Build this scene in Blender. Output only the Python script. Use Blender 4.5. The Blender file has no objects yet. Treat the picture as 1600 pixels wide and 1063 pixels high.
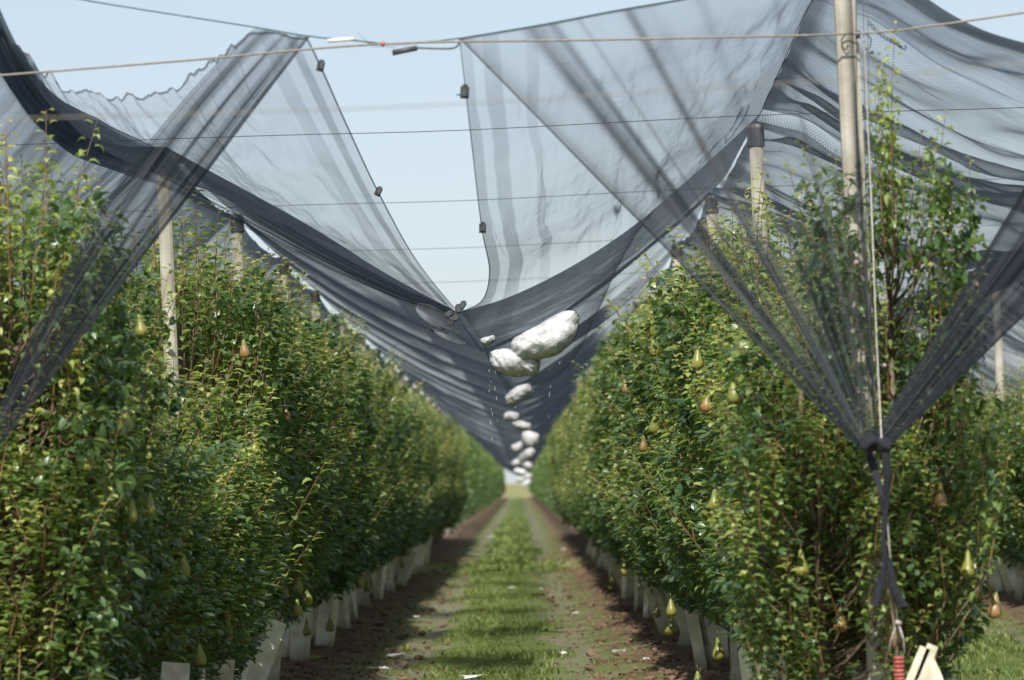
import bpy, math, random
import numpy as np
from mathutils import Vector, Matrix
R = math.radians
sc = bpy.context.scene
C = sc.collection
rnd = random.Random(7)

# ---------------------------------------------------------------- camera
EYE = 1.49
FPX = 6500.0
ROLL = R(2.3)
VPX, VPY = 812.0, 757.0
cy = Vector((VPX - 800, 531.5 - VPY, -FPX)).normalized()
up = Vector((-math.sin(ROLL), math.cos(ROLL), 0))
cz = (up - up.dot(cy) * cy).normalized()
cx = cy.cross(cz)
W2C = Matrix((cx, cy, cz)).transposed()
C2W = W2C.transposed()
cam_d = bpy.data.cameras.new('camera')
cam = bpy.data.objects.new('camera', cam_d)
C.objects.link(cam)
cam.matrix_world = Matrix.Translation((0, 0, EYE)) @ C2W.to_4x4()
cam_d.sensor_width = 36
cam_d.lens = 36 * FPX / 1600
cam_d.clip_end = 3000
cam_d.clip_start = 0.5
cam_d.dof.use_dof = True
cam_d.dof.focus_distance = 26.0
cam_d.dof.aperture_fstop = 4.0
sc.camera = cam

def W(px, py, d):
    """world point seen at photo pixel (px,py) at distance d along the rows"""
    r = C2W @ Vector((px - 800, 531.5 - py, -FPX))
    k = d / r.y
    return Vector((r.x * k, d, EYE + r.z * k))

# ---------------------------------------------------------------- light
SUN_EL, SUN_AZ = 46, 187       # azimuth clockwise from +Y : behind and to the left
wd = bpy.data.worlds.new('World'); sc.world = wd; wd.use_nodes = True
nt = wd.node_tree; nt.nodes.clear()
so = nt.nodes.new('ShaderNodeOutputWorld'); sb = nt.nodes.new('ShaderNodeBackground')
sk = nt.nodes.new('ShaderNodeTexSky'); sk.sky_type = 'NISHITA'; sk.sun_disc = False
sk.sun_elevation = R(SUN_EL); sk.sun_rotation = R(SUN_AZ)
sk.air_density = 1.0; sk.dust_density = .6; sk.ozone_density = 3.0
hz_ = nt.nodes.new('ShaderNodeMixRGB'); hz_.inputs[0].default_value = .68      # thin high haze evens the sky out
hz_.inputs[2].default_value = (4.95, 5.5, 6.1, 1)
nt.links.new(sk.outputs[0], hz_.inputs[1]); nt.links.new(hz_.outputs[0], sb.inputs[0]); nt.links.new(sb.outputs[0], so.inputs[0])
sb.inputs[1].default_value = 0.095
sl = bpy.data.lights.new('sun', 'SUN'); sl.energy = 4.9; sl.angle = R(0.5); sl.color = (1, .94, .85)
sun = bpy.data.objects.new('sun', sl); C.objects.link(sun)
az, el = R(SUN_AZ), R(SUN_EL)
sdir = Vector((math.sin(az) * math.cos(el), math.cos(az) * math.cos(el), math.sin(el)))
sun.rotation_euler = sdir.to_track_quat('Z', 'Y').to_euler()
sc.view_settings.view_transform = 'Standard'; sc.view_settings.look = 'None'
sc.view_settings.exposure = 0.5; sc.view_settings.gamma = 1
sc.render.engine = 'CYCLES'
cy_ = sc.cycles
cy_.max_bounces = 7; cy_.diffuse_bounces = 3; cy_.glossy_bounces = 2; cy_.transmission_bounces = 4
cy_.transparent_max_bounces = 40
cy_.use_denoising = True

# ---------------------------------------------------------------- helpers
def fbm(x, y, seed=0, oct=4, gain=.5):
    x = np.asarray(x, float); y = np.asarray(y, float)
    x, y = np.broadcast_arrays(x, y)
    t = np.zeros(x.shape); a = 1.0; tot = 0
    for o in range(oct):
        xi = np.floor(x).astype(np.int64); yi = np.floor(y).astype(np.int64)
        fx = x - xi; fy = y - yi
        fx = fx * fx * (3 - 2 * fx); fy = fy * fy * (3 - 2 * fy)
        def h(i, j):
            n = (i * 374761393 + j * 668265263 + (seed * 7 + o) * 1274126177) & 0x7fffffff
            n = ((n ^ (n >> 13)) * 1274126177) & 0x7fffffff
            return ((n ^ (n >> 16)) & 0xffff) / 65535.0
        v = (h(xi, yi) * (1 - fx) + h(xi + 1, yi) * fx) * (1 - fy) + (h(xi, yi + 1) * (1 - fx) + h(xi + 1, yi + 1) * fx) * fy
        t += a * (v * 2 - 1); tot += a; a *= gain; x = x * 2.03 + 11.3; y = y * 2.03 + 5.7
    return t / tot

def mesh_from(name, V, F, mats, mat_idx=None, smooth=True, attr=None, uv=None):
    me = bpy.data.meshes.new(name)
    V = np.asarray(V, np.float32)
    if isinstance(F, np.ndarray):
        n = F.shape[1]; nf = F.shape[0]
        me.vertices.add(len(V)); me.vertices.foreach_set('co', V.ravel())
        me.loops.add(nf * n); me.loops.foreach_set('vertex_index', F.astype(np.int32).ravel())
        me.polygons.add(nf)
        me.polygons.foreach_set('loop_start', np.arange(0, nf * n, n, dtype=np.int32))
    else:
        me.from_pydata([tuple(map(float, v)) for v in V], [], F)
    for m in mats: me.materials.append(m)
    if mat_idx is not None: me.polygons.foreach_set('material_index', np.asarray(mat_idx, np.int32))
    me.update(calc_edges=True)
    me.polygons.foreach_set('use_smooth', np.full(len(me.polygons), smooth))
    if attr is not None:
        for k, v in attr.items():
            a = me.attributes.new(k, 'FLOAT', 'POINT'); a.data.foreach_set('value', np.asarray(v, np.float32))
    if uv is not None:
        l = me.uv_layers.new(name='UVMap')
        li = np.empty(len(me.loops), np.int32); me.loops.foreach_get('vertex_index', li)
        l.data.foreach_set('uv', np.asarray(uv, np.float32)[li].ravel())
    me.validate()
    return me

def link(name, me, parent=None, loc=None):
    o = bpy.data.objects.new(name, me); C.objects.link(o)
    if parent is not None: o.parent = parent
    if loc is not None: o.location = loc
    return o

def tag(o, label=None, cat=None, group=None, kind=None):
    if label: o['label'] = label
    if cat: o['category'] = cat
    if group: o['group'] = group
    if kind: o['kind'] = kind
    return o

def thing(name, label, cat, loc=(0, 0, 0), group=None, rz=0):
    o = bpy.data.objects.new(name, None); C.objects.link(o)
    o.location = loc; o.rotation_euler = (0, 0, rz); o.empty_display_size = .1
    return tag(o, label, cat, group)

class MB:
    """collects simple solids into one mesh"""
    def __init__(s): s.v = []; s.f = []; s.m = []
    def add(s, v, f, m=0):
        b = len(s.v); s.v += [tuple(p) for p in v]; s.f += [tuple(i + b for i in q) for q in f]; s.m += [m] * len(f)
    def tube(s, pts, r, n=6, m=0, caps=True):
        pts = [Vector(p) for p in pts]; N = len(pts)
        rs = r if hasattr(r, '__len__') else [r] * N
        v = []; f = []
        t0 = (pts[1] - pts[0]).normalized()
        a = t0.orthogonal().normalized()
        for i, p in enumerate(pts):
            t = (pts[min(i + 1, N - 1)] - pts[max(i - 1, 0)])
            if t.length < 1e-9: t = t0
            t.normalize(); a = (a - a.dot(t) * t)
            a = a.normalized() if a.length > 1e-6 else t.orthogonal().normalized()
            b = t.cross(a)
            for k in range(n):
                q = 2 * math.pi * k / n
                v.append(p + rs[i] * (math.cos(q) * a + math.sin(q) * b))
        for i in range(N - 1):
            for k in range(n):
                k2 = (k + 1) % n
                f.append((i * n + k, i * n + k2, (i + 1) * n + k2, (i + 1) * n + k))
        if caps:
            f.append(tuple(range(n - 1, -1, -1))); f.append(tuple((N - 1) * n + k for k in range(n)))
        s.add(v, f, m)
    def box(s, c, sz, rot=None, m=0, bev=0.0):
        x, y, z = [q / 2 for q in sz]; b = min(bev, x * .9, y * .9)
        if b > 0:
            ring = [(x - b, -y), (x, -y + b), (x, y - b), (x - b, y), (-x + b, y), (-x, y - b), (-x, -y + b), (-x + b, -y)]
        else: ring = [(x, -y), (x, y), (-x, y), (-x, -y)]
        n = len(ring)
        v = [Vector((p[0], p[1], -z)) for p in ring] + [Vector((p[0], p[1], z)) for p in ring]
        if rot is not None: v = [rot @ p for p in v]
        v = [p + Vector(c) for p in v]
        f = [(k, (k + 1) % n, n + (k + 1) % n, n + k) for k in range(n)]
        f += [tuple(range(n - 1, -1, -1)), tuple(range(n, 2 * n))]
        s.add(v, f, m)
    def lathe(s, prof, n=12, m=0, base=Vector((0, 0, 0)), rot=None, bend=None):
        v = []; f = []
        for (r, z) in prof:
            for k in range(n):
                q = 2 * math.pi * k / n; p = Vector((r * math.cos(q), r * math.sin(q), z))
                if bend: p = bend(p)
                if rot is not None: p = rot @ p
                v.append(p + base)
        for i in range(len(prof) - 1):
            for k in range(n):
                k2 = (k + 1) % n; f.append((i * n + k, i * n + k2, (i + 1) * n + k2, (i + 1) * n + k))
        f.append(tuple(range(n - 1, -1, -1))); f.append(tuple((len(prof) - 1) * n + k for k in range(n)))
        s.add(v, f, m)
    def build(s, name, mats, parent=None, smooth=True, loc=None):
        if not isinstance(mats, (list, tuple)): mats = [mats]
        return link(name, mesh_from(name, s.v, s.f, mats, s.m, smooth), parent, loc)

# ---------------------------------------------------------------- materials
def mat(name):
    m = bpy.data.materials.new(name); m.use_nodes = True
    n = m.node_tree; n.nodes.clear()
    out = n.nodes.new('ShaderNodeOutputMaterial')
    return m, n, out
def N(nt, t, **k):
    nd = nt.nodes.new('ShaderNode' + t)
    for a, b in k.items():
        if a.startswith('i_'): nd.inputs[a[2:].replace('_', ' ')].default_value = b
        else: setattr(nd, a, b)
    return nd
def ramp(nt, stops, fac):
    r = nt.nodes.new('ShaderNodeValToRGB'); e = r.color_ramp.elements
    while len(e) > 1: e.remove(e[0])
    e[0].position = stops[0][0]; e[0].color = (*stops[0][1], 1)
    for p, c in stops[1:]:
        q = e.new(p); q.color = (*c, 1)
    nt.links.new(fac, r.inputs[0]); return r.outputs[0]
def math_(nt, op, a, b=None, clamp=False):
    n = nt.nodes.new('ShaderNodeMath'); n.operation = op; n.use_clamp = clamp
    for i, q in enumerate((a, b)):
        if q is None: continue
        if isinstance(q, (int, float)): n.inputs[i].default_value = q
        else: nt.links.new(q, n.inputs[i])
    return n.outputs[0]

def surf(name, c1, c2, scale=8, rough=.7, bump=.2, bscale=40, spec=.4, metal=0, coords='Object', detail=5, stretch=(1, 1, 1)):
    m, n, out = mat(name)
    tc = N(n, 'TexCoord'); mp = N(n, 'Mapping'); mp.inputs['Scale'].default_value = stretch
    n.links.new(tc.outputs[coords], mp.inputs[0])
    no = N(n, 'TexNoise'); no.inputs['Scale'].default_value = scale; no.inputs['Detail'].default_value = detail
    n.links.new(mp.outputs[0], no.inputs['Vector'])
    col = ramp(n, [(.3, c1), (.7, c2)], no.outputs['Fac'])
    p = N(n, 'BsdfPrincipled'); n.links.new(col, p.inputs['Base Color'])
    p.inputs['Roughness'].default_value = rough; p.inputs['Metallic'].default_value = metal
    p.inputs['Specular IOR Level'].default_value = spec
    if bump:
        n2 = N(n, 'TexNoise'); n2.inputs['Scale'].default_value = bscale; n2.inputs['Detail'].default_value = 4
        n.links.new(mp.outputs[0], n2.inputs['Vector'])
        b = N(n, 'Bump'); b.inputs['Strength'].default_value = bump; b.inputs['Distance'].default_value = .01
        n.links.new(n2.outputs['Fac'], b.inputs['Height']); n.links.new(b.outputs[0], p.inputs['Normal'])
    n.links.new(p.outputs[0], out.inputs[0])
    return m

def net_mat(name, cov, col, hatch=.5, pitch=.016, sheen=.1, tcol=None):
    """woven net: the share of light stopped grows as the cloth turns edge-on, as threads of real thickness do"""
    m, n, out = mat(name)
    g = N(n, 'NewGeometry')
    dp = N(n, 'VectorMath', operation='DOT_PRODUCT')
    n.links.new(g.outputs['True Normal'], dp.inputs[0]); n.links.new(g.outputs['Incoming'], dp.inputs[1])
    cs = math_(n, 'MAXIMUM', math_(n, 'ABSOLUTE', dp.outputs['Value']), .065)
    inv = math_(n, 'DIVIDE', 1.0, cs)
    at = N(n, 'Attribute', attribute_name='dens')
    uv = N(n, 'UVMap')
    def wave(rot):
        mp = N(n, 'Mapping'); mp.inputs['Rotation'].default_value = (0, 0, rot)
        n.links.new(uv.outputs[0], mp.inputs[0])
        w = N(n, 'TexWave'); w.inputs['Scale'].default_value = .314 / pitch * 1.0
        n.links.new(mp.outputs[0], w.inputs['Vector']); return w.outputs['Fac']
    pat = math_(n, 'MAXIMUM', wave(R(38)), wave(R(-38)))
    pat = math_(n, 'MULTIPLY_ADD', pat, 2 * hatch); n.nodes[-1].inputs[2].default_value = 1 - hatch * 1.35
    no = N(n, 'TexNoise'); no.inputs['Scale'].default_value = 3.0; no.inputs['Detail'].default_value = 3
    n.links.new(uv.outputs[0], no.inputs['Vector'])
    nv = math_(n, 'MULTIPLY_ADD', no.outputs['Fac'], .3); n.nodes[-1].inputs[2].default_value = .85
    c = math_(n, 'MULTIPLY', math_(n, 'MULTIPLY', at.outputs['Fac'], cov), math_(n, 'MULTIPLY', pat, nv))
    c = math_(n, 'MINIMUM', c, .9)
    tr = math_(n, 'POWER', math_(n, 'SUBTRACT', 1.0, c), inv)
    tr = math_(n, 'MAXIMUM', tr, .02)
    d = N(n, 'BsdfDiffuse'); d.inputs[0].default_value = (*col, 1)
    t = N(n, 'BsdfTranslucent'); t.inputs[0].default_value = (*(tcol or col), 1)      # thin filament lets bluish light through
    gl = N(n, 'BsdfGlossy'); gl.inputs[0].default_value = (.5, .55, .62, 1); gl.inputs['Roughness'].default_value = .45
    m1 = N(n, 'MixShader'); m1.inputs[0].default_value = .45
    n.links.new(d.outputs[0], m1.inputs[1]); n.links.new(t.outputs[0], m1.inputs[2])
    m2 = N(n, 'MixShader'); m2.inputs[0].default_value = sheen
    n.links.new(m1.outputs[0], m2.inputs[1]); n.links.new(gl.outputs[0], m2.inputs[2])
    tp = N(n, 'BsdfTransparent')
    mx = N(n, 'MixShader'); n.links.new(tr, mx.inputs[0])
    n.links.new(m2.outputs[0], mx.inputs[1]); n.links.new(tp.outputs[0], mx.inputs[2])
    n.links.new(mx.outputs[0], out.inputs[0])
    return m

NET = net_mat('hail_netting', .15, (.038, .041, .048), sheen=.04, tcol=(.040, .056, .082))
NETC = net_mat('curtain_netting', .23, (.016, .018, .025), sheen=.012, tcol=(.02, .035, .06))

def leaf_mat(name):
    m, n, out = mat(name)
    a = N(n, 'Attribute', attribute_name='tone')
    oi = N(n, 'ObjectInfo')
    tc = N(n, 'TexCoord')
    no = N(n, 'TexNoise'); no.inputs['Scale'].default_value = 2.2; n.links.new(tc.outputs['Object'], no.inputs['Vector'])
    f = math_(n, 'ADD', a.outputs['Fac'], math_(n, 'MULTIPLY', math_(n, 'SUBTRACT', no.outputs['Fac'], .48), .7))
    f = math_(n, 'ADD', f, math_(n, 'MULTIPLY', math_(n, 'SUBTRACT', oi.outputs['Random'], .5), .12), True)
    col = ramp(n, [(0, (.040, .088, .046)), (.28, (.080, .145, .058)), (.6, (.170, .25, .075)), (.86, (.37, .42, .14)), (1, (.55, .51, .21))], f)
    p = N(n, 'BsdfPrincipled'); n.links.new(col, p.inputs['Base Color'])
    p.inputs['Roughness'].default_value = .33; p.inputs['Specular IOR Level'].default_value = .6
    t = N(n, 'BsdfTranslucent')
    mc = N(n, 'MixRGB', blend_type='MULTIPLY'); mc.inputs[0].default_value = 1; mc.inputs[2].default_value = (1.6, 1.65, .7, 1)
    n.links.new(col, mc.inputs[1]); n.links.new(mc.outputs[0], t.inputs[0])
    mx = N(n, 'MixShader'); mx.inputs[0].default_value = .38
    n.links.new(p.outputs[0], mx.inputs[1]); n.links.new(t.outputs[0], mx.inputs[2]); n.links.new(mx.outputs[0], out.inputs[0])
    return m
LEAF = leaf_mat('pear_leaf')
SHOOT = surf('young_shoot_bark', (.11, .058, .027), (.21, .115, .05), 12, .55, .1)
BARK = surf('trunk_bark', (.10, .07, .05), (.24, .18, .13), 18, .85, .6, 60)
CONC = surf('concrete', (.34, .31, .255), (.56, .53, .46), 6, .85, .35, 90)
CAPM = surf('black_plastic', (.035, .038, .044), (.07, .073, .08), 30, .5, .1)
WIRE = surf('galvanised_wire', (.26, .25, .23), (.42, .39, .35), 60, .45, .1, metal=.3)
DWIRE = surf('dark_wire', (.05, .055, .06), (.10, .11, .12), 60, .5, .1)
ROPE = surf('beige_rope', (.17, .15, .125), (.27, .24, .20), 60, .8, .4)
RED = surf('red_anchor_paint', (.25, .035, .025), (.5, .16, .13), 40, .5, .3)
def card_mat():
    m, n, out = mat('waxed_guard_board'); tc = N(n, 'TexCoord'); sp = N(n, 'SeparateXYZ'); n.links.new(tc.outputs['Object'], sp.inputs[0])
    no = N(n, 'TexNoise'); no.inputs['Scale'].default_value = 12; no.inputs['Detail'].default_value = 6; n.links.new(tc.outputs['Object'], no.inputs['Vector'])
    oi = N(n, 'ObjectInfo')
    c = ramp(n, [(.3, (.44, .42, .31)), (.5, (.62, .60, .48)), (.75, (.76, .75, .65))], math_(n, 'ADD', no.outputs['Fac'], math_(n, 'MULTIPLY', math_(n, 'SUBTRACT', oi.outputs['Random'], .5), .35)))
    d = math_(n, 'ADD', math_(n, 'MULTIPLY', sp.outputs['Z'], -9.0), math_(n, 'MULTIPLY', no.outputs['Fac'], 2.6))      # mud splashed up from the soil
    q = N(n, 'MixRGB'); n.links.new(math_(n, 'MULTIPLY', d, .8, True), q.inputs[0]); n.links.new(c, q.inputs[1]); q.inputs[2].default_value = (.17, .11, .07, 1)
    p = N(n, 'BsdfPrincipled'); n.links.new(q.outputs[0], p.inputs['Base Color']); p.inputs['Roughness'].default_value = .6; n.links.new(p.outputs[0], out.inputs[0]); return m
CARD = card_mat()
HAIL = surf('packed_hail', (.60, .62, .64), (.80, .81, .82), 38, .6, .5, 80)
WHITE = surf('white_plastic', (.6, .6, .58), (.78, .78, .76), 20, .4, .1)
BLACKCLOTH = surf('gathered_black_net', (.006, .007, .012), (.018, .020, .030), 90, .8, .8, 160, stretch=(1, 1, .25))

# pear skin: green-yellow, blush towards the belly on some fruit
def pear_mat(name, blush, green):
    m, n, out = mat(name)
    tc = N(n, 'TexCoord'); sp = N(n, 'SeparateXYZ'); n.links.new(tc.outputs['Object'], sp.inputs[0])
    no = N(n, 'TexNoise'); no.inputs['Scale'].default_value = 14; n.links.new(tc.outputs['Object'], no.inputs['Vector'])
    z = math_(n, 'ADD', math_(n, 'MULTIPLY', sp.outputs['Z'], -9.0), math_(n, 'MULTIPLY', no.outputs['Fac'], .5))
    col = ramp(n, [(.25, green), (.6, tuple(.6 * g + .4 * b for g, b in zip(green, blush))), (1.0, blush)], z)
    n3 = N(n, 'TexNoise'); n3.inputs['Scale'].default_value = 260; n.links.new(tc.outputs['Object'], n3.inputs['Vector'])
    sp2 = ramp(n, [(.58, (1, 1, 1)), (.66, (.62, .5, .35))], n3.outputs['Fac'])
    mm = N(n, 'MixRGB', blend_type='MULTIPLY'); mm.inputs[0].default_value = .7
    n.links.new(col, mm.inputs[1]); n.links.new(sp2, mm.inputs[2])
    p = N(n, 'BsdfPrincipled'); n.links.new(mm.outputs[0], p.inputs['Base Color']); p.inputs['Roughness'].default_value = .42
    n.links.new(p.outputs[0], out.inputs[0]); return m
PEAR_G = pear_mat('green_pear_skin', (.20, .20, .04), (.15, .20, .035))
PEAR_R = pear_mat('blushed_pear_skin', (.25, .14, .055), (.20, .20, .045))

# ---------------------------------------------------------------- layout numbers
XL, XR, XR2, XL2 = -2.19, 1.61, 5.41, -5.99
PD = [18.8, 26.7, 33.3]
while PD[-1] < 440: PD.append(PD[-1] + 6.6)
END = PD[-1]
RZ = 3.75

# ---------------------------------------------------------------- ground
def ground():
    xs = np.concatenate([np.linspace(-400, -9, 14), np.linspace(-8.5, 8.5, 120), np.linspace(9, 400, 14)])
    ys = np.concatenate([np.linspace(-60, 18, 10), np.linspace(19, 95, 420), np.linspace(95.6, 260, 160), np.linspace(264, 420, 30), np.linspace(440, 3000, 20)])
    X, Y = np.meshgrid(xs, ys)
    Z = .012 * fbm(X * 3, Y * 3, 3)
    # row berms: loose soil mounded under the trees
    for xc in (XL, XR, XR2, XL2):
        b = np.exp(-((X - xc) / .62) ** 2)
        Z += b * (.10 + .05 * fbm(X * 4, Y * 4, 5, 5)) * (Y < 460) + np.minimum(1, b * 2) * .035 * fbm(X * 9, Y * 7, 15, 3)
    tr = np.exp(-((X + .98) / .17) ** 2) + np.exp(-((X - .42) / .17) ** 2)
    Z -= .03 * tr
    Z += np.clip((Y - 470) / 900, 0, 1) * 1.8
    nx, ny = len(xs), len(ys)
    V = np.stack([X, Y, Z], -1).reshape(-1, 3)
    i = np.arange((ny - 1) * (nx - 1)); r = i // (nx - 1); c = i % (nx - 1); a = r * nx + c
    F = np.stack([a, a + 1, a + nx + 1, a + nx], -1)
    m, n, out = mat('orchard_ground')
    tc = N(n, 'TexCoord'); sp = N(n, 'SeparateXYZ'); n.links.new(tc.outputs['Object'], sp.inputs[0])
    x, y = sp.outputs['X'], sp.outputs['Y']
    def noise(s, d=5, st=(1, 1, 1)):
        mp = N(n, 'Mapping'); mp.inputs['Scale'].default_value = st; n.links.new(tc.outputs['Object'], mp.inputs[0])
        q = N(n, 'TexNoise'); q.inputs['Scale'].default_value = s; q.inputs['Detail'].default_value = d
        n.links.new(mp.outputs[0], q.inputs['Vector']); return q.outputs['Fac']
    nz = noise(1.6, 6, (1, .6, 1)); nf = noise(14, 6); nb = noise(.5, 3)
    wob = math_(n, 'MULTIPLY', math_(n, 'SUBTRACT', nz, .5), 1.5)
    # distance from alley centre, repeated every row spacing
    xx = math_(n, 'ADD', math_(n, 'SUBTRACT', x, (XL + XR) / 2), 1.9)
    md = N(n, 'Math', operation='FLOORED_MODULO'); n.links.new(xx, md.inputs[0]); md.inputs[1].default_value = 3.8
    dist = math_(n, 'ABSOLUTE', math_(n, 'SUBTRACT', md.outputs[0], 1.9))
    dw = math_(n, 'ADD', dist, wob)
    soil = ramp(n, [(.3, (.085, .054, .036)), (.55, (.165, .108, .072)), (.75, (.27, .195, .14))], nf)
    track = ramp(n, [(.3, (.15, .130, .10)), (.7, (.27, .24, .195))], nf)
    grass = ramp(n, [(.25, (.06, .10, .025)), (.5, (.12, .17, .045)), (.75, (.22, .22, .09))], noise(9, 6))
    def mixc(f, a, b):
        q = N(n, 'MixRGB'); n.links.new(f, q.inputs[0]); n.links.new(a, q.inputs[1]); n.links.new(b, q.inputs[2]); return q.outputs[0]
    def step(v, a, b):
        q = N(n, 'MapRange'); n.links.new(v, q.inputs[0]); q.inputs[1].default_value = a; q.inputs[2].default_value = b; return q.outputs[0]
    f_track = math_(n, 'MULTIPLY', step(dw, .45, .6), step(dw, 1.0, .8))
    patchy = step(nb, .42, .6)
    base = mixc(step(dw, .85, 1.25), grass, soil)
    f_t2 = math_(n, 'MULTIPLY', f_track, .85)
    base = mixc(f_t2, base, track)
    weeds = math_(n, 'MULTIPLY', math_(n, 'MULTIPLY', step(noise(2.3, 5), .5, .62), step(dw, 1.5, 1.0)), .8)
    base = mixc(weeds, base, grass)
    # cross lane of thin grass, and dry field past the end of the rows
    lane = math_(n, 'MULTIPLY', step(math_(n, 'ADD', y, math_(n, 'MULTIPLY', wob, 3)), 70, 72), step(y, 80, 77.5))
    lcol = ramp(n, [(.35, (.16, .20, .06)), (.6, (.36, .32, .16))], noise(3, 5))
    base = mixc(lane, base, lcol)
    dry = ramp(n, [(.4, (.15, .17, .06)), (.6, (.27, .24, .12))], noise(.2, 4))
    base = mixc(step(y, 455, 470), base, dry)
    p = N(n, 'BsdfPrincipled'); p.inputs['Roughness'].default_value = .95; p.inputs['Specular IOR Level'].default_value = .15
    n.links.new(base, p.inputs['Base Color'])
    bp = N(n, 'Bump'); bp.inputs['Strength'].default_value = .9; bp.inputs['Distance'].default_value = .05
    n.links.new(nf, bp.inputs['Height']); n.links.new(bp.outputs[0], p.inputs['Normal']); n.links.new(p.outputs[0], out.inputs[0])
    tag(link('ground', mesh_from('ground', V, F, [m])), kind='structure')
ground()

def gz(x, y):
    z = 0.0
    for xc in (XL, XR, XR2, XL2): z += math.exp(-((x - xc) / .62) ** 2) * .10
    return z

def grass():
    rg = np.random.default_rng(3)
    P = []
    def scatter(n, x0, x1, y0, y1, h, keep):
        x = rg.uniform(x0, x1, n); y = y0 + (y1 - y0) * rg.random(n) ** 1.6
        k = keep(x, y) > rg.random(n)
        x, y = x[k], y[k]
        P.append(np.stack([x, y, h * rg.uniform(.5, 1.3, len(x)) * (.7 + .6 * (fbm(x * 1.3, y * 1.3, 8) > 0))], -1))
    mid = lambda x, y: np.clip(.62 + 1.5 * fbm(x * 1.8, y * 1.4, 33) - (np.abs(x + .28 + .25 * fbm(y * .8, x * 0, 4)) / .55) ** 4, 0, 1)
    scatter(90000, -1.1, .6, 29, 75, .038, mid)
    scatter(26000, -1.2, .7, 70, 180, .09, mid)
    scatter(45000, -1.9, 1.4, 29, 90, .035, lambda x, y: .6 * (fbm(x * 1.7, y * 1.2, 9) > .12))
    scatter(9000, -2.6, 2.2, 69, 79, .05, lambda x, y: .9 + 0 * x)
    scatter(26000, 2.3, 4.9, 28, 70, .042, lambda x, y: .25 + .75 * (fbm(x * 1.3, y, 19) > -.1))
    P = np.concatenate(P); n = len(P)
    a = rg.uniform(0, 2 * np.pi, n); w = P[:, 2] * rg.uniform(.10, .2, n) * (1 + (P[:, 1] > 70)); h = P[:, 2]
    ln = rg.uniform(.2, .9, n) * h; la = rg.uniform(0, 2 * np.pi, n)
    dx, dy = np.cos(a) * w, np.sin(a) * w
    bx, by = P[:, 0], P[:, 1]; bz = np.full(n, -.01)
    tx, ty = bx + np.cos(la) * ln, by + np.sin(la) * ln
    mx, my = bx + np.cos(la) * ln * .35, by + np.sin(la) * ln * .35
    V = np.empty((n, 5, 3))
    V[:, 0] = np.stack([bx - dx, by - dy, bz], -1); V[:, 1] = np.stack([bx + dx, by + dy, bz], -1)
    V[:, 2] = np.stack([mx + dx * .8, my + dy * .8, bz + h * .6], -1); V[:, 3] = np.stack([mx - dx * .8, my - dy * .8, bz + h * .6], -1)
    V[:, 4] = np.stack([tx, ty, bz + h], -1)
    b = (np.arange(n) * 5)[:, None]
    F = np.concatenate([b + np.array([0, 1, 2]), b + np.array([0, 2, 3]), b + np.array([3, 2, 4])])
    tone = np.repeat(rg.uniform(0.25, .8, n) + .15 * fbm(bx, by * .5, 6), 5)
    m, nn, out = mat('grass_blades')
    at = N(nn, 'Attribute', attribute_name='tone')
    col = ramp(nn, [(.2, (.09, .14, .03)), (.6, (.19, .26, .065)), (.85, (.32, .34, .12)), (1, (.45, .40, .22))], at.outputs['Fac'])
    p = N(nn, 'BsdfPrincipled'); nn.links.new(col, p.inputs['Base Color']); p.inputs['Roughness'].default_value = .55
    t = N(nn, 'BsdfTranslucent'); nn.links.new(col, t.inputs[0]); mx_ = N(nn, 'MixShader'); mx_.inputs[0].default_value = .3
    nn.links.new(p.outputs[0], mx_.inputs[1]); nn.links.new(t.outputs[0], mx_.inputs[2]); nn.links.new(mx_.outputs[0], out.inputs[0])
    tag(link('grass', mesh_from('grass', V.reshape(-1, 3), F, [m], attr={'tone': tone})),
        'short green grass along the middle of the alleys and across the cross lane', 'grass', kind='stuff')
grass()

def clods():
    rg = np.random.default_rng(12); V = []; F = []
    ico = np.array([(0, 0, 1), (.89, 0, .45), (.28, .85, .45), (-.72, .53, .45), (-.72, -.53, .45), (.28, -.85, .45), (.72, .53, -.45), (-.28, .85, -.45), (-.89, 0, -.45), (-.28, -.85, -.45), (.72, -.53, -.45), (0, 0, -1)])
    fi = np.array([(0,1,2),(0,2,3),(0,3,4),(0,4,5),(0,5,1),(1,6,2),(2,7,3),(3,8,4),(4,9,5),(5,10,1),(6,7,2),(7,8,3),(8,9,4),(9,10,5),(10,6,1),(11,7,6),(11,8,7),(11,9,8),(11,10,9),(11,6,10)])
    n = 9000; xc = rg.choice([XL, XR, XR2], n, p=[.45, .45, .1]); x = xc + rg.normal(0, .62, n); y = 29 + 60 * rg.random(n) ** 1.5
    z = sum(np.exp(-((x - c) / .62) ** 2) * .10 for c in (XL, XR, XR2)); s_ = rg.uniform(.010, .022, n) * (1 + 1.6 * (rg.random(n) < .12))
    P = ico[None] * s_[:, None, None] * rg.uniform(.6, 1.3, (n, 12, 1)) * np.array([1.2, 1, .7]) + np.stack([x, y, z + .008], -1)[:, None]
    F = (fi[None] + (np.arange(n) * 12)[:, None, None]).reshape(-1, 3)
    tag(link('soil_clods', mesh_from('soil_clods', P.reshape(-1, 3), F, [surf('clod_soil', (.10, .062, .042), (.25, .17, .12), 3, .95, .4, 80, spec=.15)], smooth=False)), 'loose brown soil crumbs along the feet of the tree rows', 'soil', kind='stuff')
clods()

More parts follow.
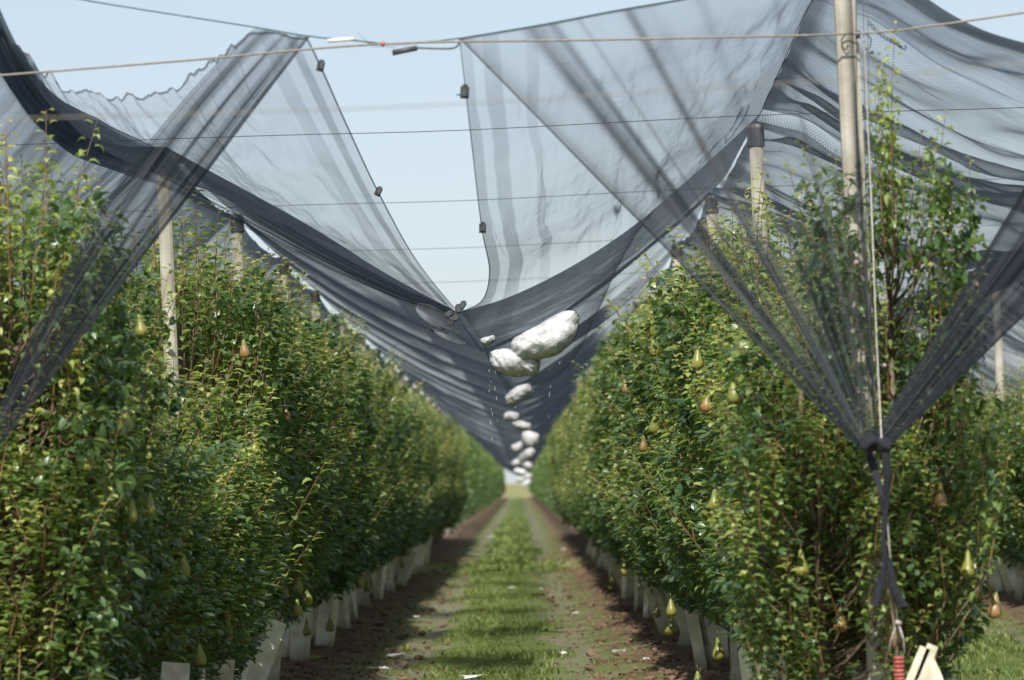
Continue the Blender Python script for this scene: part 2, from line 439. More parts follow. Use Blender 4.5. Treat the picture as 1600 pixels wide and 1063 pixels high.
# ---------------------------------------------------------------- posts
def post(name, x0, y0, xt, yt, zt, w, dpt, label, cap=True, group='concrete posts that carry the hail net'):
    t = thing(name, label, 'post', (x0, y0, 0), group)
    m = MB()
    n = 14; b = w * .18; ring = [(w/2 - b, -dpt/2), (w/2, -dpt/2 + b), (w/2, dpt/2 - b), (w/2 - b, dpt/2), (-w/2 + b, dpt/2), (-w/2, dpt/2 - b), (-w/2, -dpt/2 + b), (-w/2 + b, -dpt/2)]
    v = []; f = []
    for i in range(n + 1):
        q = i / n; z = -.3 + (zt + .3) * q
        ox, oy = (xt - x0) * q, (yt - y0) * q
        k = 1.04 - .06 * q
        for (a, c) in ring: v.append((a * k + ox + rnd.uniform(-.001, .001), c * k + oy, z))
    for i in range(n):
        for k in range(8): f.append((i*8 + k, i*8 + (k + 1) % 8, (i + 1)*8 + (k + 1) % 8, (i + 1)*8 + k))
    f.append(tuple(range(7, -1, -1))); f.append(tuple(n * 8 + k for k in range(8)))
    m.add(v, f); m.build('shaft', CONC, t, smooth=False)
    if cap:
        c = MB(); h = .13; hw, hd = w * .60, dpt * .60
        vv = []; ff = []; K = 40
        for (zz, s) in ((zt - h, 1.0), (zt - .012, .94), (zt + .012, .8)):
            for k in range(K):
                q = 2 * math.pi * k / K; rib = 1.0 + (.05 if k % 2 else -.03)
                cx_ = math.copysign(abs(math.cos(q)) ** .35, math.cos(q)); sy_ = math.copysign(abs(math.sin(q)) ** .35, math.sin(q))
                vv.append((xt - x0 + hw * s * cx_ * rib, yt - y0 + hd * s * sy_ * rib, zz))
        for i in range(2):
            for k in range(K): ff.append((i*K + k, i*K + (k+1) % K, (i+1)*K + (k+1) % K, (i+1)*K + k))
        ff.append(tuple(2*K + k for k in range(K)))
        c.add(vv, ff); c.build('cap', CAPM, t, smooth=False)
    return t

p1 = post('concrete_post', XR - .02, 18.8, XR - .05, 18.8, 4.0, .100, .10,
     'thick weathered concrete end post nearest the camera on the right, rising out of the picture', group=None)
lab = {(0, 1): 'concrete post with ribbed black cap standing just left of the tall end post',
       (0, 2): 'capped concrete post in the right row, half hidden behind the one with the ribbed cap',
       (1, 0): 'concrete end post at the far left edge of the picture behind the gathered curtain',
       (1, 1): 'tall bare concrete post behind the left curtain, its top under the dark net band',
       (1, 2): 'short-looking concrete post under the dark net band above the tallest left tree top'}
for side, X in ((0, XR), (1, XL)):
    for k, d in enumerate(PD[:22]):
        if side == 0 and k == 0: continue
        l = lab.get((side, k), 'concrete post standing deep in the %s pear row, past its third post' % ('right' if side == 0 else 'left'))
        g = 'concrete posts deep in the %s row' % ('right' if side == 0 else 'left') if (side, k) not in lab else None
        post('concrete_post', X + rnd.uniform(-.02, .02) - (.24 if side and k == 0 else 0), d, X + rnd.uniform(-.02, .02) - (.24 if side and k == 0 else 0), d, RZ - .02, .088, .09, l, group=g)
for k, d in enumerate(PD[1:9]):
    l = 'concrete post in the far right row, seen beside the right edge of the picture' if abs(d - 46.5) < 1 else 'concrete post standing among the trees of the far right row'
    post('concrete_post', XR2 + rnd.uniform(-.02, .02), d, XR2, d, RZ, .088, .09, l, group=None if abs(d - 46.5) < 1 else 'concrete posts of the far right row')

# ---------------------------------------------------------------- trees
LX = np.array([  # leaf template: (along, across, lift) unit length
    (0, 0, 0), (.22, -.20, .03), (.22, 0, 0), (.22, .20, .03), (.52, -.27, .05), (.52, 0, 0), (.52, .27, .05),
    (.80, -.17, .03), (.80, 0, 0), (.80, .17, .03), (1, 0, 0)])
LT = np.array([(0, 2, 1), (0, 3, 2), (1, 2, 5), (1, 5, 4), (2, 3, 6), (2, 6, 5), (4, 5, 8), (4, 8, 7), (5, 6, 9), (5, 9, 8), (7, 8, 10), (8, 9, 10)])

def leaves(P, D, U, L, fold, curl, wid):
    """P base, D direction, U upper side, L length (arrays)"""
    n = len(P); D = D / np.linalg.norm(D, axis=1)[:, None]
    S = np.cross(D, U); S /= np.linalg.norm(S, axis=1)[:, None] + 1e-9; U = np.cross(S, D)
    t = LX[:, 0][None]; s = LX[:, 1][None] * wid[:, None]; l = LX[:, 2][None]
    th = curl[:, None] * t                         # bend along the midrib
    al = np.where(np.abs(th) > 1e-3, np.sin(th) / (curl[:, None] + 1e-9), t); dn = np.where(np.abs(th) > 1e-3, (1 - np.cos(th)) / (curl[:, None] + 1e-9), 0)
    lift = np.abs(s) * fold[:, None] - dn + l * 0
    V = P[:, None] + L[:, None, None] * (al[..., None] * D[:, None] + s[..., None] * S[:, None] + lift[..., None] * U[:, None])
    return V

def gen_tree(seed, H, nsh=165, nspur=640, name='pear'):
    rg = np.random.default_rng(seed)
    # trunk and scaffold limbs
    tm = MB()
    pts = [(0, 0, -.05)]; z = 0; x = y = 0
    while z < H - .55:
        z += .22; x += rg.normal(0, .012); y += rg.normal(0, .015); pts.append((x, y, z))
    rr = [.034 - .024 * (i / len(pts)) for i in range(len(pts))]
    tm.tube(pts, rr, 7)
    trunk = mesh_from(name + '_trunk', tm.v, tm.f, [BARK])
    bm_ = MB(); limb_tips = []
    tp = np.array(pts)
    for i in range(22):
        zz = rg.uniform(.45, H - .9); k = int(np.argmin(abs(tp[:, 2] - zz)))
        b = Vector(tp[k]); a = rg.uniform(0, 2 * np.pi)
        d = Vector((math.cos(a) * .55, math.sin(a), rg.uniform(.1, .7))).normalized()
        Lb = rg.uniform(.3, .62); q = [b]
        for s in range(5):
            d = (d + Vector((rg.normal(0, .12), rg.normal(0, .12), .1))).normalized(); q.append(q[-1] + d * Lb / 5)
        bm_.tube(q, [.012 - .0016 * s for s in range(6)], 5); limb_tips += q[2:]
    P = []; D = []; U = []; L = []; FO = []; CU = []; WI = []; T = []
    sh = MB(); tw = []
    for i in range(nsh):
        top = i < 17
        if top:
            bx, by, bz = rg.normal(0, .14), rg.uniform(-.5, .5), H - rg.uniform(.85, 1.15); Ls = rg.uniform(.4, 1.0)
        else:
            sx = rg.choice([-1, 1]); bx = sx * (.44 * rg.random() ** .6); by = rg.uniform(-.58, .58)
            bz = rg.uniform(.55, H - 1.05); Ls = rg.uniform(.3, .75)
            bx *= (1.1 - .2 * (bz / H)) * min(1, .6 + (bz - .55) * .8)
        d = Vector((bx * (.35 if rg.random() < .85 else 1.1) + rg.normal(0, .10), rg.normal(0, .14), 1)).normalized()
        p = Vector((bx, by, bz)); q = [p.copy()]; ns = max(4, int(Ls / .09))
        jz = max(.3, bz - .08 - .45 * math.hypot(bx, by)); j0 = Vector((float(np.interp(jz, tp[:, 2], tp[:, 0])), float(np.interp(jz, tp[:, 2], tp[:, 1])), jz))
        bm_.tube([j0, j0.lerp(p, .5) + Vector((0, 0, -.04)), p + Vector((0, 0, .01))], [.006, .0045, .0035], 4)
        for s in range(ns):
            d = (d + Vector((rg.normal(0, .035), rg.normal(0, .035), .03))).normalized(); p = p + d * Ls / ns; q.append(p.copy())
        sh.tube(q, [.0052 - .0034 * s / ns for s in range(ns + 1)], 4)
        nl = int(Ls / rg.uniform(.021, .028)); ph = rg.uniform(0, 6.28)
        vig = rg.uniform(.0, .35)
        for j in range(nl):
            u = (j + .5) / nl * .98 + .02; a = ph + j * 2.4 + rg.normal(0, .25)
            k = min(int(u * ns), ns - 1); b = q[k].lerp(q[k + 1], u * ns - k)
            e = .25 + .6 * u ** 3 + rg.normal(0, .18)
            dv = np.array((math.cos(a) * math.cos(e), math.sin(a) * math.cos(e), math.sin(e)))
            pet = rg.uniform(.012, .03)
            P.append(np.array(b) + dv * pet); D.append(dv); U.append(np.array((rg.normal(0, .25), rg.normal(0, .25), 1)))
            L.append(rg.uniform(.054, .077) * (1 - .45 * max(0, u - .8) / .2)); FO.append(rg.uniform(.35, .9)); CU.append(rg.uniform(.8, 2.0)); WI.append(rg.uniform(.85, 1.1))
            T.append(.27 + vig + .40 * u ** 2 + rg.normal(0, .08))
    for i in range(nspur):
        sx = rg.choice([-1, 1]); f = rg.random() ** .45; bz = rg.uniform(.56, H - .62)
        hw = .54 * (1.06 - .22 * bz / H) * min(1, .55 + (bz - .56) * .8)
        bx = sx * hw * f; by = rg.uniform(-.6, .6)
        if fbm(np.array(by * 2.2 + seed), np.array(bz * 1.6), 17, 2) < -.28: continue
        base = np.array((bx, by, bz)); tone = rg.uniform(0.05, .42)
        out_ = np.array((sx * .8, rg.normal(0, .5), rg.normal(.15, .4))); n = rg.integers(4, 9)
        # short spur twig
        sh.tube([Vector(base - out_ * .05), Vector(base)], [.0035, .002], 4); tw.append(1)
        for j in range(n):
            dv = out_ * .6 + rg.normal(0, .7, 3); dv[2] -= .1
            dv /= np.linalg.norm(dv)
            P.append(base + dv * rg.uniform(.015, .045)); D.append(dv); U.append(np.array((sx * .35 + rg.normal(0, .4), rg.normal(0, .4), .9)))
            L.append(rg.uniform(.050, .080)); FO.append(rg.uniform(.1, .5)); CU.append(rg.uniform(.1, 1.0)); WI.append(rg.uniform(.85, 1.15))
            T.append(tone + rg.normal(0, .07) + (.5 if rg.random() < .012 else 0))
    P, D, U = map(lambda a: np.array(a, float), (P, D, U)); L, FO, CU, WI, T = map(lambda a: np.array(a, float), (L, FO, CU, WI, T))
    V = leaves(P, D, U, L, FO, CU, WI); n = len(V)
    F = (LT[None] + (np.arange(n) * 11)[:, None, None]).reshape(-1, 3)
    crown = mesh_from(name + '_crown', V.reshape(-1, 3), F, [LEAF], attr={'tone': np.repeat(np.clip(T, 0, 1), 11)})
    for m2 in (bm_,):
        off = len(sh.v); sh.v += m2.v; sh.f += [tuple(i + off for i in q) for q in m2.f]; sh.m += [1] * len(m2.f)
    br = mesh_from(name + '_branches', sh.v, sh.f, [SHOOT, BARK], sh.m)
    return trunk, br, crown
VAR = [gen_tree(11 + i, 3.35 + .06 * (i % 3)) for i in range(6)]

def pear_mesh(seed, m):
    rg = random.Random(seed); b = MB()
    L = 1.0; q_ = rg.uniform(-.03, .05); prof = [(.03, .012), (.15, .0), (.27, .045), (.335, .14), (.345, .25), (.31 + q_ * .5, .38), (.245 + q_, .50), (.18 + q_, .63), (.14 + q_ * .6, .77), (.12, .88), (.07, .965), (.015, .985)]
    nk = rg.uniform(.85, 1.15); bd = rg.uniform(-.25, .25)
    S = rg.uniform(.110, .135)
    def bend(p):
        z = p.z; return Vector((p.x * nk + bd * max(0, z - .35) ** 2 * 1.0, p.y * nk, z - 1.0)) * S
    prof = [(r * .78, z) for r, z in prof]
    b.lathe(prof, 14, 0, bend=bend)
    top = Vector((bd * .42 * S * .98, 0, 0))
    b.tube([top + Vector((0, 0, -.003)), top + Vector((.002, .002, .015)), top + Vector((-.002, 0, .035))], [.0028, .002, .0025], 5, 1)
    return mesh_from('pear', b.v, b.f, [m, BARK], b.m)
PEARS = [pear_mesh(i, PEAR_G) for i in range(4)] + [pear_mesh(10 + i, PEAR_R) for i in range(3)]

HL = {0: 1.03, 1: .95, 2: .90, 3: .72, 4: .62, 5: .61, 6: .62, 7: .72, 8: .98, 9: 1.04, 10: .98, 11: .95, 12: 1.02, 13: .94, 14: 1.03, 15: .93, 16: 1.02}
ORD = ['first', 'second', 'third', 'fourth', 'fifth', 'sixth', 'seventh', 'eighth', 'ninth', 'tenth', 'eleventh', 'twelfth', 'thirteenth', 'fourteenth', 'fifteenth', 'sixteenth']
trees = {'L': [], 'R': [], 'Q': [], 'P': []}
def wid(y): return float(np.interp(y, [21, 30], [1.0, 1.3]))
def place_tree(x, y, hs, label, group, key, v=None, rot=None):
    v = rnd.randrange(6) if v is None else v
    flip = rnd.random() < .5
    t = thing('pear_tree', label, 'tree', (x, y, gz(x, y) - .06), group, rz=(math.pi if flip else 0) + rnd.uniform(-.15, .15))
    t.scale = (rnd.uniform(.95, 1.05) * (wid(y) if key in 'LR' else 1), rnd.uniform(.95, 1.05), hs)
    for nm, me in zip(('trunk', 'branches', 'crown'), VAR[v]): link(nm, me, t)
    trees[key].append(t); return t
for key, X, y0, y1, where in (('L', XL, 19.15, 112, 'left'), ('R', XR, 18.80, 112, 'right')):
    y = y0; k = 0
    while y < y1:
        if True:
            hs = rnd.uniform(.86, 1.05)
            if key == 'L': hs = HL.get(k, hs)
            if key == 'R': hs = {0: 1.0, 1: .74, 2: .74, 3: .77, 4: .76, 5: .80, 6: .84, 7: .97, 8: .98}.get(k, hs)
            if k < 16:
                l = '%s pear tree from the front in the leafy row %s of the grass alley' % (ORD[k], where); g = None
            elif y < 75:
                l = 'pear tree in the %s row, past the sixteenth tree and before the cross lane' % where; g = 'pear trees of the %s row before the cross lane' % where
            else:
                l = 'distant pear tree in the %s row beyond the grassy cross lane' % where; g = 'distant pear trees of the %s row' % where
            tt = place_tree(X + rnd.uniform(-.09, .09) - (.16 if key == 'L' and k < 3 else 0), y, hs, l, g, key)
            if key == 'L' and k < 3: tt.scale.x *= .95
            if key == 'R' and k == 0: tt.location.x = XR + .13; tt.location.y = 19.05; tt.scale.x *= .76
        y += (1.08 if k > 2 else .80) + rnd.uniform(-.06, .06); k += 1
y = 30.5
while y < 78:
    place_tree(XR2 + rnd.uniform(-.05, .05), y, rnd.uniform(.92, 1.04) * (.72 if y < 62 else .85), 'pear tree in the second row at the far right edge, across the right alley', 'pear trees of the far right row', 'Q')
    y += 1.1

_t = place_tree(XR - .22, 18.80, .60, 'short bushy pear tree crowding the foot of the tall right end post', None, 'R', v=2); _t.scale.x = .82
_t = place_tree(XL - .55, 19.9, .86, 'leafy pear tree crowding behind the foremost left trees at the left edge of the picture', None, 'L', v=4)
_t = place_tree(XL - .30, 18.95, .60, 'short leafy pear tree at the lower left corner of the picture', None, 'L', v=1)
y = 38.0
while y < 66:
    place_tree(XL2 + rnd.uniform(-.05, .05), y, rnd.uniform(.92, 1.0), 'pear tree of the row beyond the left alley, glimpsed between the foremost left trees', 'pear trees beyond the left alley', 'P')
    y += 1.1

def far_rows():
    rg = np.random.default_rng(5); P = []; T = []
    for X in (XL, XR):
        n = 70000
        y = rg.uniform(111.5, END, n); z = rg.uniform(.4, 3.3, n); z = z - .5 * (z > 2.6) * rg.random(n) * (fbm(y * 1.1, y * 0, 3) < .1)
        x = X + rg.choice([-1, 1], n) * .68 * rg.random(n) ** .4 * np.minimum(1, .45 + (z - .4)) * (1.06 - .2 * z / 3.1)
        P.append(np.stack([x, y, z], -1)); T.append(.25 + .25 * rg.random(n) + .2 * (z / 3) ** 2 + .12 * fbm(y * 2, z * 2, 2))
    P = np.concatenate(P); T = np.concatenate(T); n = len(P)
    D = rg.normal(0, 1, (n, 3)); U = rg.normal(0, .5, (n, 3)); U[:, 2] += 1
    V = leaves(P, D, U, rg.uniform(.10, .17, n), rg.uniform(.1, .4, n), rg.uniform(.2, 1, n), np.full(n, 1.2))
    idx = [0, 4, 10, 6]; V = V[:, idx]
    F = (np.array([[0, 1, 2], [0, 2, 3]])[None] + (np.arange(n) * 4)[:, None, None]).reshape(-1, 3)
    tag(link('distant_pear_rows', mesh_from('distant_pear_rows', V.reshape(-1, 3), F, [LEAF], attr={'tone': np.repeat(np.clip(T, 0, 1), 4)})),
        'hazy far ends of the two pear rows where they close on the vanishing alley', 'tree rows', kind='stuff')
far_rows()

# pears: children of the tree they grow on
def nearest(key, y): return min(trees[key], key=lambda t: abs(t.location.y - y))
def add_pear(key, p, kind, label=None, sc_=1.0):
    t = nearest(key, p.y)
    me = PEARS[rnd.randrange(4)] if kind == 'g' else PEARS[4 + rnd.randrange(3)]
    o = link('pear', me, t)
    M = t.matrix_basis.inverted()
    o.matrix_parent_inverse = Matrix.Identity(4)
    q = Matrix.Translation(p) @ Matrix.Rotation(rnd.uniform(0, 6.3), 4, 'Z') @ Matrix.Rotation(rnd.uniform(-.12, .12), 4, 'X') @ Matrix.Diagonal((sc_, sc_, sc_, 1))
    o.matrix_basis = M @ q
    if label: o['label'] = label
bpy.context.view_layer.update()
def face_pear(px, py, kind, face=None, label=None, sc_=1.0):
    if px > 812: key, fx = 'R', (1.07 if face is None else face)
    else: key, fx = 'L', (-1.72 if face is None else face)
    lo, hi = 10.0, 90.0
    rc = XR if key == 'R' else XL
    for _ in range(40):
        d = (lo + hi) / 2
        if abs(W(px, py, d).x) < abs(rc + (fx - rc) * wid(d)): lo = d
        else: hi = d
    p = W(px, py, max(lo, 18.85))
    add_pear(key, p, kind, label, sc_)
for a in ((1090, 545, 'g', None), (1103, 612, 'r', None, 'pear with a red blushed belly'), (1146, 595, 'g', None), (993, 536, 'g', None), (1021, 530, 'g', None),
          (1023, 650, 'g', None), (1006, 680, 'r', None), (977, 592, 'r', None), (1048, 935, 'g', None), (1178, 995, 'g', None), (1122, 995, 'g', None), (975, 880, 'g', None),
          (1090, 1048, 'g', None)):
    face_pear(*a)
for (px, py, kd, d) in ((1340, 750, 'r', 18.7), (1416, 728, 'g', 18.45), (1420, 812, 'g', 18.45), (1470, 760, 'r', 18.6), (1513, 865, 'g', 18.6), (1556, 930, 'r', 18.7), (1390, 980, 'r', 18.4),
                        (1444, 1025, 'g', 18.7), (1312, 955, 'r', 18.7), (1115, 770, 'g', 22.5)):
    add_pear('R', W(px, py - 6, d), kd)
for a in ((380, 530, 'r', None), (436, 625, 'g', None, None), (446, 632, 'r', -1.66), (468, 625, 'g', None), (461, 590, 'g', None), (407, 675, 'g', None), (398, 678, 'g', -1.66),
          (315, 640, 'g', None), (140, 700, 'g', None), (56, 800, 'g', None), (48, 900, 'g', None), (357, 970, 'r', None), (378, 975, 'g', None), (420, 940, 'g', None), (352, 940, 'r', -1.7),
          (480, 920, 'g', -1.6), (463, 935, 'g', -1.6), (148, 1025, 'g', None), (310, 1005, 'g', None)):
    face_pear(*a)
for key, X, s in (('L', XL, 1), ('R', XR, -1)):
    for t in trees[key]:
        for _ in range(2 if t.location.y < 60 else 1):
            if rnd.random() < .5:
                z = rnd.uniform(.5, 2.4)
                add_pear(key, Vector((X + s * wid(t.location.y) * rnd.uniform(.34, .50) * (1.1 - .12 * z), t.location.y + rnd.uniform(-.5, .5), z)), rnd.choice('gggr'))

# ---------------------------------------------------------------- tree guards
def guard_mesh(seed):
    rg = random.Random(seed); b = MB(); th = .003
    h = rg.uniform(.42, .55); w = rg.uniform(.10, .145)
    pts = [(-w * .45, w * .5), (-w * .5, -w * .35), (w * .5, -w * .4), (w * .48, w * .45)]
    fl = rg.uniform(1.0, 1.2); v = []; f = []; nz = 6
    for i in range(nz + 1):
        z = h * i / nz; k = 1 + (fl - 1) * (i / nz) ** 2
        for (x, y) in pts: v.append((x * k + rg.uniform(-.002, .002), y * k + rg.uniform(-.002, .002), z + (rg.uniform(-.015, .015) if i == nz else 0)))
        for (x, y) in pts: v.append((x * k * .95, y * k * .95 + th, z))
    for i in range(nz):
        a, c = i * 8, (i + 1) * 8
        for k in range(3):
            f.append((a + k, a + k + 1, c + k + 1, c + k)); f.append((a + 5 + k, a + 4 + k, c + 4 + k, c + 5 + k))
        f.append((a, c, c + 4, a + 4)); f.append((a + 3, a + 7, c + 7, c + 3))
    for k in range(3): f.append((nz*8 + k, nz*8 + k + 1, nz*8 + 5 + k, nz*8 + 4 + k))
    b.add(v, f); return mesh_from('tree_guard', b.v, b.f, [CARD], smooth=False)
GM = [guard_mesh(i) for i in range(5)]
for key, X, s, side in (('L', XL, 1, 'left'), ('R', XR, -1, 'right'), ('Q', XR2, -1, 'far right')):
    for i, t in enumerate(trees[key]):
        if t.location.y > 80: continue
        for j in range((1, 2, 1, 1, 2, 0, 1)[i % 7] if t.location.y > 24 else 2):
            o = link('tree_guard', GM[rnd.randrange(5)])
            x = X + s * (.13 + .20 * j) + rnd.uniform(-.05, .05); y = t.location.y + (.0 if j == 0 else rnd.uniform(.3, .6)); 
            o.location = (x, y, gz(x, y) - .03)
            o.rotation_euler = (rnd.uniform(-.15, .15), rnd.choice((-.32, -.15, .05, .18, .30, .42)) + rnd.uniform(-.06, .06), rnd.uniform(-.5, .5) + (math.pi / 2 if s > 0 else -math.pi / 2) * rnd.choice((0, 1)))
            o.scale = (1, 1, rnd.uniform(.95, 1.2))
            if t.location.y > 24:
                tag(o, 'cream waxed board guard leaning at a trunk foot in the %s row' % side, 'tree guard', 'tree guards of the %s row' % side)
            else:
                tag(o, 'cream waxed board guard under the foremost trees of the %s row' % side, 'tree guard', 'tree guards under the foremost %s trees' % side)
# open guard at the foot of the guy wire
gb = MB()
for (px, py, px2, py2, wd_) in ((1432, 1075, 1458, 1008, .012), (1420, 1075, 1446, 1012, .012)):
    a, b_ = W(px, py, 18.05), W(px2, py2, 18.05)
    gb.box((a + b_) / 2, (wd_, .05, (b_ - a).length), (b_ - a).to_track_quat('Z', 'Y').to_matrix(), bev=.003)
tri = [W(1425, 1075, 18.0), W(1478, 1075, 18.0), W(1472, 1056, 18.0), W(1458, 1025, 18.0)]
gb.add([*tri, *[p + Vector((0, .004, 0)) for p in tri]], [(0, 1, 2, 3), (7, 6, 5, 4), (0, 4, 5, 1), (1, 5, 6, 2), (2, 6, 7, 3), (3, 7, 4, 0)])
tag(gb.build('tree_guard', CARD, smooth=False), 'bright white folded guard board standing open beside the red anchor rod', 'tree guard')

# ---------------------------------------------------------------- nets
def patch(name, Pf, nu, nv, material, dens=None, label=None, cat='hail net', group=None, Lu=1, Lv=1, parent=None, u_=None, v_=None):
    u = np.linspace(0, 1, nu) if u_ is None else u_; v = np.linspace(0, 1, nv) if v_ is None else v_
    Ug, Vg = np.meshgrid(u, v)
    P = Pf(Ug, Vg); nu, nv = len(u), len(v)
    i = np.arange((nv - 1) * (nu - 1)); r = i // (nu - 1); c = i % (nu - 1); a = r * nu + c
    F = np.stack([a, a + 1, a + nu + 1, a + nu], -1)
    dn = np.ones(Ug.shape) if dens is None else dens(Ug, Vg)
    o = link(name, mesh_from(name, P.reshape(-1, 3), F, [material], attr={'dens': dn.ravel()}, uv=np.stack([Ug * Lu, Vg * Lv], -1).reshape(-1, 2)), parent)
    if label: tag(o, label, cat, group)
    return o

dF = 18.8
Dv = W(716, 488, PD[1])                           # where the seam of the next bay begins
A_L, A_R = W(480, 58, dF), W(717, 60, dF)
RL0 = W(-6, 44, dF); RL1 = Vector((XL, PD[1], RZ))
RR0 = W(1322, -45, dF); RR1 = W(1190, 176, PD[1])
def curve(pts, n=200):
    pts = np.array([tuple(p) for p in pts], float)
    seg = np.concatenate([[0], np.cumsum(np.linalg.norm(np.diff(pts, axis=0), axis=1))]); seg /= seg[-1]
    # Catmull-Rom
    def f(t):
        t = np.clip(np.asarray(t, float), 0, 1); k = np.clip(np.searchsorted(seg, t, 'right') - 1, 0, len(pts) - 2)
        u = (t - seg[k]) / (seg[k + 1] - seg[k] + 1e-12)
        p0 = pts[np.maximum(k - 1, 0)]; p1_ = pts[k]; p2 = pts[k + 1]; p3 = pts[np.minimum(k + 2, len(pts) - 1)]
        u = u[..., None]
        return .5 * (2 * p1_ + (p2 - p0) * u + (2 * p0 - 5 * p1_ + 4 * p2 - p3) * u ** 2 + (3 * p1_ - p0 - 3 * p2 + p3) * u ** 3)
    return f
fl_ridge = curve([RL0, W(45, 135, 20.4), W(120, 205, 22.6), W(190, 228, 24.6), RL1])
fr_ridge = curve([RR0, W(1268, 6, 20.2), W(1222, 105, 23), RR1])
fl_back = curve([RL1, W(470, 345, PD[1]), W(600, 425, PD[1]), Dv])
fr_back = curve([Dv, W(800, 462, PD[1]), W(900, 412, PD[1]), W(1000, 345, PD[1]), W(1100, 258, PD[1]), RR1])
def bayt(y):
    """position inside the bay 0..1"""
    y = np.asarray(y, float); pd = np.array(PD + [PD[-1] + 6.6]); k = np.clip(np.searchsorted(pd, y, 'right') - 1, 0, len(pd) - 2)
    return np.clip((y - pd[k]) / (pd[k + 1] - pd[k]), 0, 1)
def ridge_z(y, seed, q=1): return RZ - min(1, q * 1.5) * .10 * np.sin(np.pi * bayt(y)) + q * .03 * fbm(y * .8, y * 0, seed)
def valley_xm(y): return np.interp(y, [18, 26.7, 45, 90, 240], [-.3, -.33, -.05, .12, .15])
def valley_z(y, seed, q=1): return 2.58 - .3 * np.clip((y - 60) / 300, 0, 1) - min(1, q * 1.5) * .17 * np.sin(np.pi * bayt(y)) ** .8 + q * .09 * fbm(y * .5, y * 0, seed) 

ys_far = [18.8]
while ys_far[-1] < END: ys_far.append(ys_far[-1] + .055 + .0022 * (ys_far[-1] - 18))
ys_far = np.array(ys_far)
def slope(xr, xv, seed, y0, label, vz=None, fold=.06, cross=.0, vdrop=0.0, ridge_drop=0.0, ridge=None, slack=0.0, back=None, skew=1.0, fine=1.0, thick=1.0, streak=False, quiet=1.0, rim=False):
    ys = ys_far[ys_far >= y0 - 1e-6]
    def P(U, V):
        y = V; rz = ridge_z(y, seed, quiet) - ridge_drop * np.sin(np.pi * bayt(y)) * (y < PD[1])
        vx = xv(y) if callable(xv) else np.full_like(y, xv)
        z2 = valley_z(y, seed if vz is None else vz, quiet) - vdrop
        xr_ = np.full_like(y, xr)
        if ridge is not None:
            q = ridge(np.linspace(0, 1, 300)); near = y < PD[1]
            xr_ = np.where(near, np.interp(y, q[:, 1], q[:, 0]), xr_); rz = np.where(near, np.interp(y, q[:, 1], q[:, 2]), rz)
        x = xr_ + (vx - xr_) * U
        bell = 4 * U * (1 - U)
        z = rz + (z2 - rz) * U - bell * (.10 + (.07 + slack * np.where((y < PD[2]) & (y0 > 20), .25, 1) * (1 + .8 * fbm(np.floor((y - PD[1]) / 6.6) * 3.7, y * 0 + .5, seed + 30, 1))) * np.sin(np.pi * bayt(y) ** skew) + (.0 if streak else .05) * fbm(y * .6, U * 1.5, seed + 3))
        # long soft swags across the slope plus finer pleats that run from the post heads
        edge = np.minimum(1, np.minimum(U, 1 - U) * 6 + .15)
        z += edge * fold * (1.1 * fbm(y * .9 + U * 1.2, U * 2.2, seed + 7, 3) + fine * .45 * fbm(y * 3.1 + U * 2, U * 3, seed + 9, 3))
        z += edge * cross * np.abs(fbm(y * .9 + U * .6, U * .5, seed + 12, 2))
        x = x + edge * .04 * fbm(y * 1.3, U * 2, seed + 5)
        P_ = np.stack([x, y, z], -1)
        if back is not None:
            q = np.clip((y - PD[1]) / 4.5, 0, 1); q = (q * q * (3 - 2 * q))[..., None]; B = back(U)
            B = np.concatenate([B[..., :1], y[..., None], B[..., 2:]], -1); P_ = B * (1 - q) + P_ * q
        return P_
    def dn(U, V):
        d = thick + .9 * (U < .03) + .9 * (U > .965)
        if rim:
            w_ = np.clip((V - PD[1] - 3) / 6, 0, 1); return (1 + .5 * (U > .96)) * ((1 - w_) + w_ * np.interp(U, [0, .4, .48, 1], [.14, .2, 1.0, 1.15])) * (1 + .25 * fbm(V * .3, U * 6, seed + 52))
        if streak:      # cloth bunched near the post heads, drawn thin in the open part of each bay
            t = bayt(V + .35 * U + .6 * fbm(V * .12, U * 4, seed + 56, 2)); d = np.interp(t, [0, .08, .2, .5, .75, .9, 1], [2.3, 2.1, .5, .16, .6, 1.5, 2.3]) * (1 + .9 * fbm(V * .35, U * 7, seed + 51, 3)) * (1 + .8 * fbm(np.floor((V + .35 * U - PD[1]) / 6.6) * 2.7, U * 2, seed + 55, 1)) + .5 * (U > .75) + .12
            d = d * np.interp(V, [30, 70], [1.6, 1.3]); return np.where(V < PD[1] + 2.4, 1.8, d)
        return d + 1.8 * ((bayt(V) < .03)) + .8 * np.clip(fbm(V * .7, U * 2, seed + 40, 2), 0, 1)
    return patch('hail_net', P, 46, 0, NET, dn, label, u_=np.linspace(0, 1, 46), v_=ys, Lu=2.2, Lv=1)
slope(XL, valley_xm, 21, PD[1], slack=-.05, skew=1, fold=.006, quiet=.12, back=fl_back, streak=True, label='dark left slope of the long net roof above the grass alley')
slope(XR, valley_xm, 22, PD[1], back=lambda U: fr_back(1 - U), slack=.12, fold=.03, quiet=.3, rim=True, label='brownish right slope of the long net roof above the grass alley', vz=21)
slope(XL, XL - 1.9, 23, PD[0], 'net slope falling outward to the left of the left post row, behind its tree tops', ridge=fl_ridge, slack=.1, fine=.6, thick=1.0)
slope(XL2, XL - 1.9, 24, PD[0], 'net slope beyond the left alley rising to the unseen farther row', vz=23)
slope(XR, XR + 1.9, 25, PD[0], ridge=fr_ridge, slack=.1, label='wide swagged net filling the upper right, spreading right from the tall end post', fold=.09, cross=.26, vdrop=-.5, fine=.45, thick=1.0)
slope(XR2, XR + 1.9, 26, PD[0], 'net slope on the far side of the right alley, rising to the far right row', vz=25, vdrop=-.5, fold=.08, cross=.15, fine=.4, thick=1.0)
